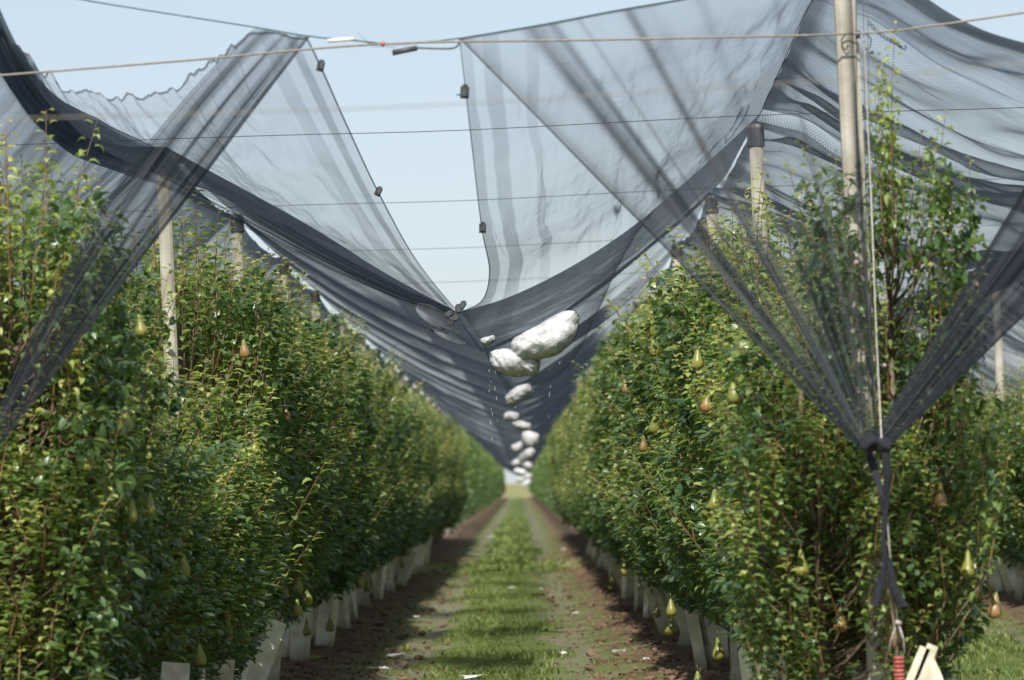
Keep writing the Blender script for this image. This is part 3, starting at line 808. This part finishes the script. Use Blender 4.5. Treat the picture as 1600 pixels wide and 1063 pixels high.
slope(XR2, XR2 + 1.9, 27, PD[2], 'net slope outside the far right row, falling away to the right')

# ---- first bay over the alley, opened: two panels pulled up to the front rope
dF = 18.8
def coons(c0, c1, d0, d1):
    """c0(u) at v=0, c1(u) at v=1, d0(v) at u=0, d1(v) at u=1"""
    P00, P10, P01, P11 = c0(np.array(0.)), c0(np.array(1.)), c1(np.array(0.)), c1(np.array(1.))
    def f(U, V):
        u = U[..., None]; v = V[..., None]
        return (1 - v) * c0(U) + v * c1(U) + (1 - u) * d0(V) + u * d1(V) - ((1-u)*(1-v)*P00 + u*(1-v)*P10 + (1-u)*v*P01 + u*v*P11)
    return f
# left panel
fl_front = curve([RL0, W(30, 70, dF), W(90, 125, dF), W(200, 142, dF), W(290, 118, dF), W(370, 60, dF), W(400, 44, dF), A_L])
fl_free = curve([A_L, W(502, 103, 19.3), W(545, 200, 20.7), W(592, 300, 22.4), W(650, 405, 24.6), Dv])
cl = coons(fl_front, fl_back, fl_ridge, fl_free)
def PL(U, V):
    P = cl(U, V).copy(); e = np.minimum(1, np.minimum(np.minimum(U, 1 - U), np.minimum(V + .04, 1 - V)) * 7)
    P[..., 2] += e * (.10 * fbm(U * 2.5, V * 2, 41) + .05 * fbm(U * 9, V * 2.5, 42)) - e * .12 * np.sin(np.pi * U) * (1 - V) + (1 - V) ** 3 * .05 * fbm(U * 34, V * 9, 44) * (U < .78)
    P[..., 0] += e * .05 * fbm(U * 7, V * 2, 43)
    return P
def DL(U, V):
    d = .38 + 2.6 * (U > .992) + .5 * ((U > .93) & (U < .955)) + .3 * ((U > .86) & (U < .9))
    d = np.where(U < .13, 2.2 + 2.2 * fbm(U * 60, V * 2.5, 46), d)
    d = np.where(V < .006, 2.5, d)
    return np.maximum(d, .34)
pl = patch('hail_net', PL, 200, 200, NET, DL, 'opened left net panel, frayed sagging front edge, pulled to the front rope at upper left', Lu=3, Lv=7)
# the broad dark folded band that comes down from the upper left and runs on along the left slope
band = curve([W(-20, 20, 18.7), W(22, 105, 19.6), W(78, 178, 21.3), W(150, 222, 23.2), W(250, 264, 25.4), W(360, 320, 26.0), W(500, 397, 26.3), W(620, 455, 26.5), W(704, 488, 26.6)])
def PB(U, V):
    P = band(V); w = np.interp(V, [0, .15, .3, .45, .65, .85, 1], [.12, .13, .15, .20, .18, .13, .04])
    a = (U - .5) * w
    P = P.copy(); tz = np.interp(V, [0, .3, 1], [.75, .85, .9])
    P[..., 2] += a * tz * 1.1 + .010 * fbm(U * 9, V * 6, 51) * (V < .97); P[..., 0] += a * .75
    P[..., 1] += .06 * np.sin(U * 17 + V * 2) + .03 * fbm(U * 12, V * 3, 52)
    return P
patch('hail_net', PB, 60, 240, NETC, lambda U, V: (2.3 + 1.6 * fbm(U * 9, V * 2, 53, 3) - .8 * (U > .9)) * np.interp(V, [0, .5, .75, 1], [1, 1, .45, .3]),
      'heavy dark folded net band sweeping from the upper left corner down to the middle seam', Lu=.3, Lv=8)

# right panel, weighed down into a pouch by the hail
fr_front = curve([A_R, W(850, 38, dF), W(960, 17, dF), W(1060, 0, dF), W(1180, -22, dF), RR0])
fr_free = curve([A_R, W(727, 145, 19.4), W(738, 240, 20.6), W(752, 357, 22.4), W(764, 425, 24.2), W(752, 470, 25.6), Dv])
cr = coons(fr_front, fr_back, fr_free, fr_ridge)
def PR(U, V):
    P = cr(U, V).copy(); e = np.minimum(1, np.minimum(np.minimum(U, 1 - U), np.minimum(V, 1 - V)) * 7)
    fU = np.minimum(1, U * 7) * np.minimum(1, (1 - U) * 6)
    P[..., 2] += e * (.10 * fbm(U * 2.2, V * 1.6, 61) + .035 * fbm(U * 12, V * 2.4, 62))
    P[..., 0] += e * (.05 * fbm(U * 8, V * 3, 63) + .03 * fbm(U * 5, V * 9, 64))
    g = np.exp(-((U - .27) / .17) ** 2 - ((V - .93) / .11) ** 2) + .75 * np.exp(-((U - .12) / .10) ** 2 - ((V - 1.0) / .09) ** 2)
    P[..., 2] -= .60 * g * fU
    return P
def DR(U, V):
    d = .36 + 2.2 * (U < .006) + .4 * ((U > .006) & (U < .045)) + .4 * ((U > .075) & (U < .11)) + .25 * ((U > .17) & (U < .2))
    r = np.abs(fbm(U * 7 + .3 * V, V * .8, 66, 2)); d += 1.3 * (np.clip(.02 - r, 0, 1) / .02) ** 2 * np.clip(2 * fbm(U * 3, V * 4, 67), 0, 1)
    d = np.where(V < .006, 2.5, d); d = np.where(U > .985, 4, d)
    return d
pr = patch('hail_net', PR, 240, 260, NET, DR, 'opened right net panel hanging from the front rope, its low end weighed down by hail', Lu=4, Lv=7)

# ---- front curtains drawn together to a knot
def curtain(name, top, K, kw, seed, label, dens, nu=260, nv=120, amp=.07, sag=None):
    tf = curve(top)
    K = np.array(K)
    def P(U, V):
        T = tf(U); w = (U - .5)[..., None] * np.array(kw)
        q = V[..., None]; P = T * (1 - q) + (K + w) * q
        fan = (1 - V) * .9 + .1
        P[..., 1] += amp * fan * (fbm(U * 9, V * .8, seed, 2) + .15 * np.sin(U * 40 + 5 * fbm(U * 4, V, seed + 1))) * np.minimum(1, V * 6 + .1)
        P[..., 0] += .03 * fan * fbm(U * 5, V * 1.2, seed + 2) * np.sin(np.pi * np.clip(V, 0, 1))
        if sag is not None: P = P + sag(U, V)
        return P
    return patch(name, P, nu, nv, NETC, dens, label, Lu=4, Lv=4)
dC = 17.82; dT = 18.76
K1 = W(1352, 690, dC); K0 = W(-12, 700, dC)
def rays(U, V, cs, base=1.0):
    d = np.full(U.shape, base)
    for c, w, a in cs: d = d + a * np.exp(-((U - c) / w) ** 2)
    return d
tR = [W(717, 60, dT), W(850, 38, dT), W(960, 17, dT), W(1060, 0, dT), W(1180, -22, dT), W(1330, -45, dT)]
def dR(U, V):
    d = rays(U, V, [(.0, .014, 4.0), (.035, .03, 1.2), (.19, .024, 3.0), (.235, .014, 1.8), (.30, .008, 1.2), (.43, .014, 2.6), (.47, .03, .9), (.62, .02, .8), (.8, .01, .8), (.99, .02, 2.2)], .46)
    return d * (1 + .35 * fbm(U * 30, V * .7, 71, 2)) * (.8 + 3.4 * V ** 1.8)
curtain('net_curtain', tR, K1, (.10, 0, .02), 72, 'triangular net curtain from the front rope to the knot at the tall right end post', dR, amp=.05)
tL = [W(398, 44, dT), W(430, 49, dT), W(455, 54, dT), W(484, 58, dT)]
def dLc(U, V):
    d = rays(U, V, [(0, .03, .9), (.25, .10, 1.3), (.55, .07, .6), (.8, .07, 1.2), (.98, .05, 3.0)], 1.0)
    return d * (1 + .5 * fbm(U * 12, V * .7, 75, 2)) * (1 + 1.1 * V)
curtain('net_curtain', tL, W(-14, 700, dC), (.10, 0, .03), 76, 'narrow gathered net curtain crossing the upper left trees down to the left edge', dLc, amp=.05,
        sag=lambda U, V: np.stack([-(1 - U) * .16 * np.sin(np.pi * V ** .8), 0 * U, (1 - U) * .0 * V], -1))
tQ = [W(1735, 70, dT), W(1780, 90, dT), W(1850, 110, dT), W(1960, 140, dT)]
curtain('net_curtain', tQ, W(1378, 690, dC), (.08, 0, -.03), 79, 'dark gathered net curtain rising from the knot to the right edge of the picture',
        lambda U, V: rays(U, V, [(0, .05, 1.4), (.3, .08, 1.5), (.55, .08, 1.0), (.8, .08, 1.8), (1, .05, 2.8)], 1.8) * (1 + .5 * fbm(U * 12, V * .7, 78, 2)) * (1 + 1.0 * V), amp=.05)

# knotted tail of the curtains at the end post
kt = thing('knotted_net_tail', 'black knotted net tail hanging beside the tall right end post', 'net knot', W(1365, 700, 17.67))
def lump(mb, c, r, seed, m=0, n=14, amp=.18, freq=3.0):
    rg = random.Random(seed); v = []; f = []
    ph = [rg.uniform(0, 6) for _ in range(6)]
    for i in range(n + 1):
        th = math.pi * i / n
        for k in range(n * 2):
            q = math.pi * k / n
            s = 1 + amp * math.sin(freq * th + ph[0]) * math.cos(2 * q + ph[1]) + amp * .5 * math.sin(5 * q + 3 * th + ph[2])
            v.append(Vector((r[0] * math.sin(th) * math.cos(q), r[1] * math.sin(th) * math.sin(q), r[2] * math.cos(th))) * s + c)
    for i in range(n):
        for k in range(n * 2):
            k2 = (k + 1) % (n * 2); f.append((i*2*n + k, (i+1)*2*n + k, (i+1)*2*n + k2, i*2*n + k2))
    mb.add(v, f, m)
kb = Matrix.Translation(-kt.location)
def rel(p): return p - kt.location
b = MB()
lump(b, rel(W(1358, 693, 17.67)), (.042, .04, .035), 1); lump(b, rel(W(1382, 697, 17.62)), (.03, .035, .032), 2)
b.build('knot', BLACKCLOTH, kt)
def rag(pts, rs, seed, name='tail'):
    """pleated hanging cloth: a tube with a many-lobed section"""
    cf = curve(pts); K = 28; M = 26; v = []; f = []
    rg = random.Random(seed); ph = rg.uniform(0, 6)
    for i in range(M + 1):
        t = i / M; p = Vector(cf(np.array(t))); r = np.interp(t, np.linspace(0, 1, len(rs)), rs)
        for k in range(K):
            q = 2 * math.pi * k / K; rr = r * (1 + .28 * math.sin(7 * q + ph + 1.5 * t) + .12 * math.sin(3 * q + 6 * t))
            v.append(rel(p + Vector((rr * math.cos(q), rr * .6 * math.sin(q), 0))))
    for i in range(M):
        for k in range(K): f.append((i*K + k, i*K + (k+1) % K, (i+1)*K + (k+1) % K, (i+1)*K + k))
    f.append(tuple(range(K))); f.append(tuple(M*K + k for k in range(K-1, -1, -1)))
    bb = MB(); bb.add(v, f); bb.build(name, BLACKCLOTH, kt)
rag([W(1356, 700, 17.77), W(1364, 730, 17.76), W(1376, 765, 17.62), W(1380, 800, 17.62)], [.016, .012, .011, .007], 3)
rag([W(1382, 705, 17.60), W(1386, 740, 17.60), W(1384, 790, 17.62), W(1380, 850, 17.62), W(1386, 880, 17.62)], [.014, .013, .011, .008, .013], 4)
rag([W(1386, 872, 17.62), W(1378, 900, 17.62), W(1374, 925, 17.62), W(1369, 946, 17.62)], [.012, .014, .016, .021], 5)
rag([W(1388, 872, 17.60), W(1394, 905, 17.60), W(1402, 930, 17.60), W(1412, 948, 17.60)], [.012, .013, .015, .021], 6)

# guy cable, red anchor and stay rod
g = thing('guy_cable', 'pale twisted guy cable running from the tall end post to the red anchor', 'cable', W(1405, 1063, 17.64))
b = MB(); o_ = g.location
gp = [W(1350, 60, 18.7), W(1362, 330, 18.4), W(1369, 520, 18.1), W(1378, 700, 17.67), W(1390, 860, 17.64), W(1406, 1004, 17.62)]
b.tube([p - o_ for p in gp], .0036, 6); b.build('strand', WIRE, g)
b = MB(); b.tube([W(1378, 880, 17.69) - o_, W(1392, 935, 17.69) - o_, W(1400, 1000, 17.69) - o_, W(1404, 1080, 17.69) - o_], .007, 6); b.build('stay_rod', BARK, g)
b = MB(); b.tube([W(1399, 972, 17.60) - o_, W(1408, 975, 17.60) - o_], .011, 8)
b.tube([W(1404, 975, 17.60) - o_, W(1412, 1000, 17.60) - o_, W(1413, 1022, 17.60) - o_], .004, 6); b.tube([W(1401, 975, 17.61) - o_, W(1392, 1000, 17.61) - o_, W(1389, 1022, 17.61) - o_], .003, 6)
b.build('clamp', WIRE, g)
b = MB()
c0, c1 = W(1404, 1026, 17.62), W(1406, 1085, 17.62)
for i in range(9):
    a0 = c0.lerp(c1, i / 9); a1 = c0.lerp(c1, (i + .8) / 9)
    b.tube([a0 - o_, a0.lerp(a1, .3) - o_, a1 - o_], [.020, .025, .021], 10)
b.build('anchor_block', RED, g)

# ties on the end post
t_ = thing('post_tie', 'dark wire tie looped round the tall end post below the top', 'wire tie', W(1340, 55, 18.72))
b = MB(); o_ = t_.location
for (x0_, s) in ((1322, -1), (1354, 1)):
    q = [W(1340, 55, 18.71), W(x0_ + s * -4, 52, 18.72), W(x0_ + s * 6, 60, 18.73), W(x0_ + s * 6, 72, 18.74), W(x0_, 78, 18.73), W(x0_ - s * 3, 70, 18.72)]
    cf = curve(q); b.tube([Vector(cf(np.array(k / 14))) - o_ for k in range(15)], .0032, 6)
b.build('loop', DWIRE, t_)
b = MB(); b.box((0, -.01, .002), (.022, .02, .035), bev=.004); b.build('buckle', CAPM, t_)
b = MB()
for dx, w1 in ((-3, .0016), (8, .0018), (14, .0014)):
    b.tube([W(1340 + dx, -50, 18.73), W(1342 + dx * 1.2, 200, 18.73), W(1346 + dx, 480, 18.72), W(1350 + dx, 690, 18.5)], w1 * 1.3, 5)
tag(b.build('post_wires', DWIRE), 'thin dark wires running straight down the face of the tall end post', 'wires')

# ---------------------------------------------------------------- cables
def sag_line(pts, r, name, m, label, group=None, n=40, cat='cable'):
    cf = curve(pts); b = MB(); b.tube([Vector(cf(np.array(i / n))) for i in range(n + 1)], r, 6)
    return tag(b.build(name, m), label, cat, group)
sag_line([W(-200, 132, 18.6), W(0, 118, 18.6), W(300, 94, 18.6), W(598, 69, 18.6), W(960, 62, 18.6), W(1330, 53, 18.66), W(1460, 40, 18.6), W(1600, 20, 18.6), W(1800, -8, 18.6)], .0048, 'cross_cable', ROPE,
         'tan steel cable crossing the whole width at the top of the tall end post')
sag_line([W(-300, 190, 11.5), W(0, 186, 11.5), W(600, 168, 11.5), W(1080, 140, 11.5), W(1350, 121, 11.5), W(1600, 99, 11.5), W(1850, 70, 11.5)], .0017, 'cross_cable', ROPE,
         'out of focus beige cable crossing the picture just below the sharp top cable')
sag_line([W(60, -18, dF), W(130, 0, dF), W(400, 43, dF), W(484, 57, dF), W(560, 64, dF), W(598, 68, dF), W(660, 66, dF), W(717, 60, dF), W(850, 38, dF), W(960, 17, dF), W(1060, 0, dF), W(1180, -22, dF), W(1322, -45, dF)],
         .0036, 'front_rope', surf('teal_rope', (.05, .10, .12), (.10, .16, .18), 60, .7, .2), 'thin teal rope sagging across the top that holds both net corners')
for k, d in enumerate(PD[1:9]):
    z = RZ + .05
    l = {0: 'thin dark wire across the sky opening, highest and sharpest of the row wires', 1: 'thin dark wire across the sky opening, second highest of the row wires', 2: 'faint blurred wire across the sky opening, third of the row wires'}.get(k, 'very faint wire crossing the row tops deep in the orchard')
    sag_line([Vector((-7, d, z)), Vector((XL, d, z)), Vector(((XL + XR) / 2, d, z - .02)), Vector((XR, d, z)), Vector((XR + 1.9, d, z - .02)), Vector((XR2, d, z)), Vector((9, d, z))], .0028, 'row_wire', DWIRE, l,
             'faint wires deep in the orchard' if k > 2 else None, cat='wire')
for X, s in ((XL, 'left'), (XR, 'right')):
    for z in (.62, 1.9):
        if X == XR and z > 1: z = 1.96
        b = MB(); b.tube([(X + .06, PD[0], z), (X + .06, 60, z), (X + .06, 100, z)], .007 if z < 1 else .011, 6)
        tag(b.build('irrigation_pipe' if z > 1 else 'trellis_wire', WIRE), ('grey pipe running through the leaves of the %s row at mid height' if z > 1 else 'grey low trellis wire near the trunk feet of the %s row') % s, 'pipe' if z > 1 else 'wire')

b = MB(); lump(b, W(598, 69, 18.58), (.011, .011, .013), 9, amp=.05)
tag(b.build('rope_clamp', RED), 'small red clamp joining rope and cable above the sky opening', 'clamp')
st = thing('plastic_strap', 'dark plastic bar dangling on a strap left of the right net corner', 'strap', W(680, 75, 18.55)); o_ = st.location
b = MB(); b.tube([W(613, 83, 18.55) - o_, W(652, 75, 18.55) - o_], .0125, 8); b.build('bar', CAPM, st)
b = MB(); cf = curve([W(652, 75, 18.55), W(680, 76, 18.55), W(705, 76, 18.55), W(715, 72, 18.6), W(718, 62, 18.7)]); b.tube([Vector(cf(np.array(i / 12))) - o_ for i in range(13)], .0045, 6); b.build('strap', DWIRE, st)
b = MB(); b.tube([W(512, 64, 18.55), W(553, 61, 18.55)], .0085, 8)
tag(b.build('rope_sleeve', WHITE), 'pale plastic sleeve on the rope beside the left net corner', 'rope sleeve')
b = MB()
for (a0, a1) in (((570, 66), (620, 76)), ((558, 50), (576, 68)), ((580, 74), (640, 70)), ((548, 60), (590, 72))): b.tube([W(*a0, 18.55), W(*a1, 18.57)], .0011, 4)
tag(b.build('wire_ends', DWIRE), 'loose thin wire ends sticking out around the red clamp', 'wire ends')

def chain(p0, p1_, n, name, label, hook=True):
    t = thing(name, label, 'bungee', p0); o_ = p0; b = MB(); dv = (p1_ - p0); nn = dv.normalized(); side = nn.cross(Vector((0, 1, 0))).normalized()
    for s in (1, -1):
        q = []
        for i in range(n * 6 + 1):
            a = i / 6 * math.pi; q.append(dv * (i / (n * 6)) + side * .0075 * math.sin(a) * s + Vector((0, .004 * math.cos(a) * s, 0)) + Vector((0, 0, -.012 * math.sin(math.pi * i / (n * 6)))))
        b.tube(q, .0026, 5)
    b.build('twisted_cord', DWIRE, t)
    if hook:
        h = MB(); e = dv; h.tube([e - nn * .035, e, e + nn * .035], [.005, .0065, .005], 6); h.tube([e + nn * .035, e + nn * .05, e + nn * .05 + Vector((.006, 0, .01)), e + nn * .045 + Vector((.006, 0, .018))], .0035, 5)
        h.build('hook', CAPM, t)
chain(W(1356, 34, 18.7), W(1400, 68, 18.7), 9, 'bungee_cord', 'twisted black bungee with hook hanging right of the tall post top')
chain(W(1222, 97, 23.5), W(1322, 156, 23.5), 14, 'bungee_cord', 'long twisted black bungee between net ridge and tall end post', hook=False)

# clips gripping the net edges: parts of the panels they are fixed on
def clip(p, rotz, parent, s=1.0, peg=None):
    b = MB(); b.box((0, 0, 0), (.034 * s, .02 * s, .046 * s), bev=.006); b.box((.002, -.012 * s, .004), (.026 * s, .012, .034 * s), bev=.004)
    b.box((0, .0, .026 * s), (.020 * s, .03 * s, .010 * s), bev=.003)
    if peg: b.tube([Vector((0, 0, -.01)), Vector((peg, 0, -.012))], [.006, .002], 6)
    o = b.build('clip', CAPM, parent, smooth=False, loc=p); o.rotation_euler = (0, rotz, 0); return o
clip(W(501, 104, 19.25), R(15), pl, 1.0); clip(W(591, 300, 22.35), R(28), pl, 1.0)
clip(W(726, 145, 19.35), R(5), pr, 1.2, -.04); clip(W(754, 357, 22.35), R(3), pr, 1.1)
for (px, py, rz) in ((716, 484, 0), (722, 478, .6), (700, 492, 1.0), (704, 506, .4), (676, 512, .8), (708, 498, 1.4), (696, 516, .2)):
    clip(W(px, py, 26.45), rz, pl, 1.15)
# oval reinforcement plates of the seam
PLATE = net_mat('oval_patch_mesh', .40, (.13, .14, .16), .5)
def plate(px0, py0, px1, py1, w, label):
    a, c = W(px0, py0, 26.4), W(px1, py1, 26.4); L = (c - a); m_ = (a + c) / 2; ux = L.normalized(); uy = ux.cross(Vector((0, 1, 0))).normalized()
    t = thing('oval_plate', label, 'oval plate', m_)
    n = 40; b = MB(); ring = [ux * math.cos(2*math.pi*k/n) * L.length / 2 + uy * math.sin(2*math.pi*k/n) * w + Vector((0, .02 * math.cos(4*math.pi*k/n), 0)) for k in range(n)]
    b.tube(ring + [ring[0]], .003, 6, caps=False); b.build('rim', CAPM, t)
    V = [(0, 0, 0)] + [tuple(p) for p in ring]; F = [(0, k + 1, (k + 1) % n + 1) for k in range(n)]
    me = mesh_from('plate_face', V, F, [PLATE], attr={'dens': np.ones(n + 1)}, uv=np.array([(v[0], v[2]) for v in V])); link('mesh_face', me, t)
plate(650, 478, 706, 512, .052, 'pale oval mesh plate left of the seam clips, upper of the two')
plate(676, 512, 727, 536, .034, 'pale oval mesh plate hanging under the seam clips, lower of the two')

# ---------------------------------------------------------------- hail bundles
HNET = net_mat('pouch_netting', .085, (.05, .055, .06), .8, .015, sheen=.02)
def hailball(c, ax, size, seed, label, group=None, rot=None, lobes=0):
    """lumpy sausage of hailstones lying in the net"""
    rg = np.random.default_rng(seed); n = 48; m_ = 64
    th = np.linspace(0, np.pi, n)[:, None]; ph = np.linspace(0, 2 * np.pi, m_, endpoint=False)[None]
    x = np.cos(th) + 0 * ph; r = np.sin(th) ** .75
    y = r * np.cos(ph); z = r * np.sin(ph)
    k = 1 + .14 * fbm(x * 1.6 + 5, z * 1.6 + y * 1.3 + 9, seed, 3) + .035 * fbm(x * 9, ph * 3 + 0 * x, seed + 1, 3) + .05 * np.abs(np.sin(x * (5 + lobes) + 2.5 * z + seed + 2 * fbm(x * 2, z * 2, seed + 3))) + .012 * fbm(x * 22, ph * 9 + 0 * x, seed + 4, 2) - .16 * np.clip(-x, 0, 1) * lobes * .2
    V = np.stack([x * k * size[0], y * k * size[1], z * k * size[2]], -1)
    # flat slumped top
    V[..., 2] = np.where(V[..., 2] > size[2] * .6, size[2] * .6 + (V[..., 2] - size[2] * .6) * .5, V[..., 2])
    V[..., 2] += .12 * size[2] * np.sin(V[..., 0] / size[0] * 2.2 + seed)
    V = V.reshape(-1, 3); F = []
    for i in range(n - 1):
        for j in range(m_):
            j2 = (j + 1) % m_; F.append((i*m_ + j, i*m_ + j2, (i+1)*m_ + j2, (i+1)*m_ + j))
    o = link('hail_bundle', mesh_from('hail_bundle', V, F, [HAIL]), None, c); o.rotation_euler = rot or (0, 0, 0)
    if c[1] < 130:
        k_ = link('net_skin', mesh_from('net_skin', V * 1.03, F, [HNET], attr={'dens': np.ones(len(V))}, uv=np.stack([V[:, 0], np.arctan2(V[:, 1], V[:, 2]) * size[2]], -1)), o)
    return tag(o, label, 'hail bundle', group)
hailball(W(850, 526, 25.9), 0, (.228, .15, .118), 4, 'biggest pale sausage of hail sagging in the net at right, end lifted', rot=(0, R(-30), R(10)), lobes=2)
hailball(W(803, 566, 25.95), 0, (.155, .13, .092), 8, 'rounder bag of hail hanging just under the biggest one, to its left', rot=(0, R(8), R(-8)), lobes=1)
hailball(W(762, 531, 26.4), 0, (.05, .05, .030), 5, 'small crescent of hail glinting above and left of the two big bags', rot=(0, R(-12), 0))
seq = [(810, 617, 40, (.145, .12, .085), 'single white hail lump hanging right below the two big bags'),
       (799, 651, 52, (.095, .08, .07), 'small hail lump, left one of the receding string'),
       (815, 665, 58, (.125, .1, .075), 'wide hail lump just right of the small one in the receding string'),
       (828, 684, 72, (.15, .1, .15), 'round hail lump farthest right in the receding string'),
       (808, 698, 84, (.12, .1, .10), None), (823, 711, 92, (.20, .12, .12), 'bright oval hail lump low in the receding string'),
       (809, 722, 110, (.17, .12, .10), None), (824, 727, 125, (.15, .14, .11), None), (813, 737, 150, (.22, .15, .12), None), (823, 743, 175, (.22, .15, .12), None), (814, 749, 200, (.28, .2, .14), None),
       (822, 755, 240, (.3, .2, .15), None)]
for i, (px, py, d, s, l) in enumerate(seq):
    hailball(W(px, py, d), 0, s, 20 + i, l or 'blurred hail lump at the far end of the string over the alley', None if l else 'far blurred hail lumps over the alley', rot=(0, R(rnd.uniform(-25, 15)), rnd.uniform(-.5, .5)))

# sleeve of net round the two big bags
def PS(U, V):
    a = U * 2 * np.pi; c0 = np.array(W(768, 575, 25.95)); c1 = np.array(W(905, 500, 25.85))
    q = V[..., None]; P = c0 * (1 - q) + c1 * q
    r = .14 * np.sin(np.pi * np.clip(V * .9 + .05, 0, 1)) ** .6 + .01
    P = P + np.stack([np.cos(a) * r * .5, np.sin(a) * r, np.cos(a) * r], -1) * (1 + .05 * fbm(U * 9, V * 5, 88))[..., None]
    return P

# melt water drops
me = None
b = MB(); b.lathe([(.0003, -.006), (.0028, -.004), (.0034, 0), (.002, .006), (.0003, .012)], 8)
gm, gn, go = mat('melt_water'); pp = N(gn, 'BsdfPrincipled'); pp.inputs['Base Color'].default_value = (.9, .95, 1, 1); pp.inputs['Roughness'].default_value = .1
pp.inputs['Transmission Weight'].default_value = .5; gn.links.new(pp.outputs[0], go.inputs[0])
dm = mesh_from('water_drop', b.v, b.f, [gm])
for (x0_, y0_, x1_, y1_, n_) in ((764, 555, 772, 760, 9), (773, 560, 779, 690, 6), (804, 600, 805, 640, 4), (858, 565, 860, 660, 5), (873, 562, 874, 578, 2)):
    for i in range(n_):
        t = rnd.random()
        o = link('water_drop', dm, None, W(x0_ + (x1_ - x0_) * t + rnd.uniform(-2, 2), y0_ + (y1_ - y0_) * t, 25.8)); s = rnd.uniform(.5, 1.1); o.scale = (s * .45, s * .45, s * rnd.uniform(.6, 2.0))
        tag(o, 'tiny bright drop of melt water falling below the hail bags', 'water drop', 'drops of melt water under the hail bags')

# ---------------------------------------------------------------- litter on the ground
def scrap(x, y, s, label, group, m=WHITE):
    b = MB(); n = 9; rg = random.Random(int(x * 997 + y * 31)); v = []
    for z in (0, .012):
        for k in range(n):
            q = 2*math.pi*k/n; r = s * rg.uniform(.6, 1.1); v.append((math.cos(q) * r * 1.3, math.sin(q) * r, z + rg.uniform(0, .015)))
    b.add(v, [tuple(range(n-1, -1, -1)), tuple(range(n, 2*n))] + [(k, (k+1) % n, n + (k+1) % n, n + k) for k in range(n)])
    tag(b.build('white_scrap', m, smooth=False, loc=(x, y, gz(x, y) + .012)), label, 'litter', group)
for px, py, s in ((740, 1062, .10), (620, 1028, .07), (965, 1024, .06), (880, 862, .05), (872, 882, .04), (800, 921, .045), (845, 923, .03), (900, 962, .03), (1010, 1040, .025), (880, 1025, .03), (650, 968, .035), (600, 1050, .03)):
    p = W(px, py, 30); k = EYE / (EYE - p.z); x, y = p.x * k, 30 * k
    scrap(x, y, s, 'small white scrap lying on the ground of the grass alley', 'white scraps scattered in the grass alley')
scrap(*[(lambda p, k: p * k)(W(775, 840, 30).x, EYE / (EYE - W(775, 840, 30).z))], 30 * EYE / (EYE - W(775, 840, 30).z), .26, 'wide bright patch of old hail on the ground past the cross lane', None, HAIL)
scrap(*[(lambda p, k: p * k)(W(806, 838, 30).x, EYE / (EYE - W(806, 838, 30).z))], 30 * EYE / (EYE - W(806, 838, 30).z), .16, 'small bright patch of old hail beside the wide one past the cross lane', None, HAIL)

for px, py, kd in ((505, 1046, 'g'), (655, 905, 'g'), (950, 930, 'g'), (690, 915, 'g'), (1000, 905, 'r'), (640, 1018, 'g'), (1020, 955, 'g')):
    p = W(px, py, 30); k = EYE / (EYE - p.z); x, y = p.x * k, 30 * k
    o = link('fallen_pear', PEARS[0] if kd == 'g' else PEARS[5], None, (x, y, gz(x, y) + .045)); o.rotation_euler = (R(82), rnd.uniform(-.3, .3), rnd.uniform(0, 6.3))
    tag(o, 'fallen pear lying on the soil beside the tree rows', 'pear', 'fallen pears on the alley floor')
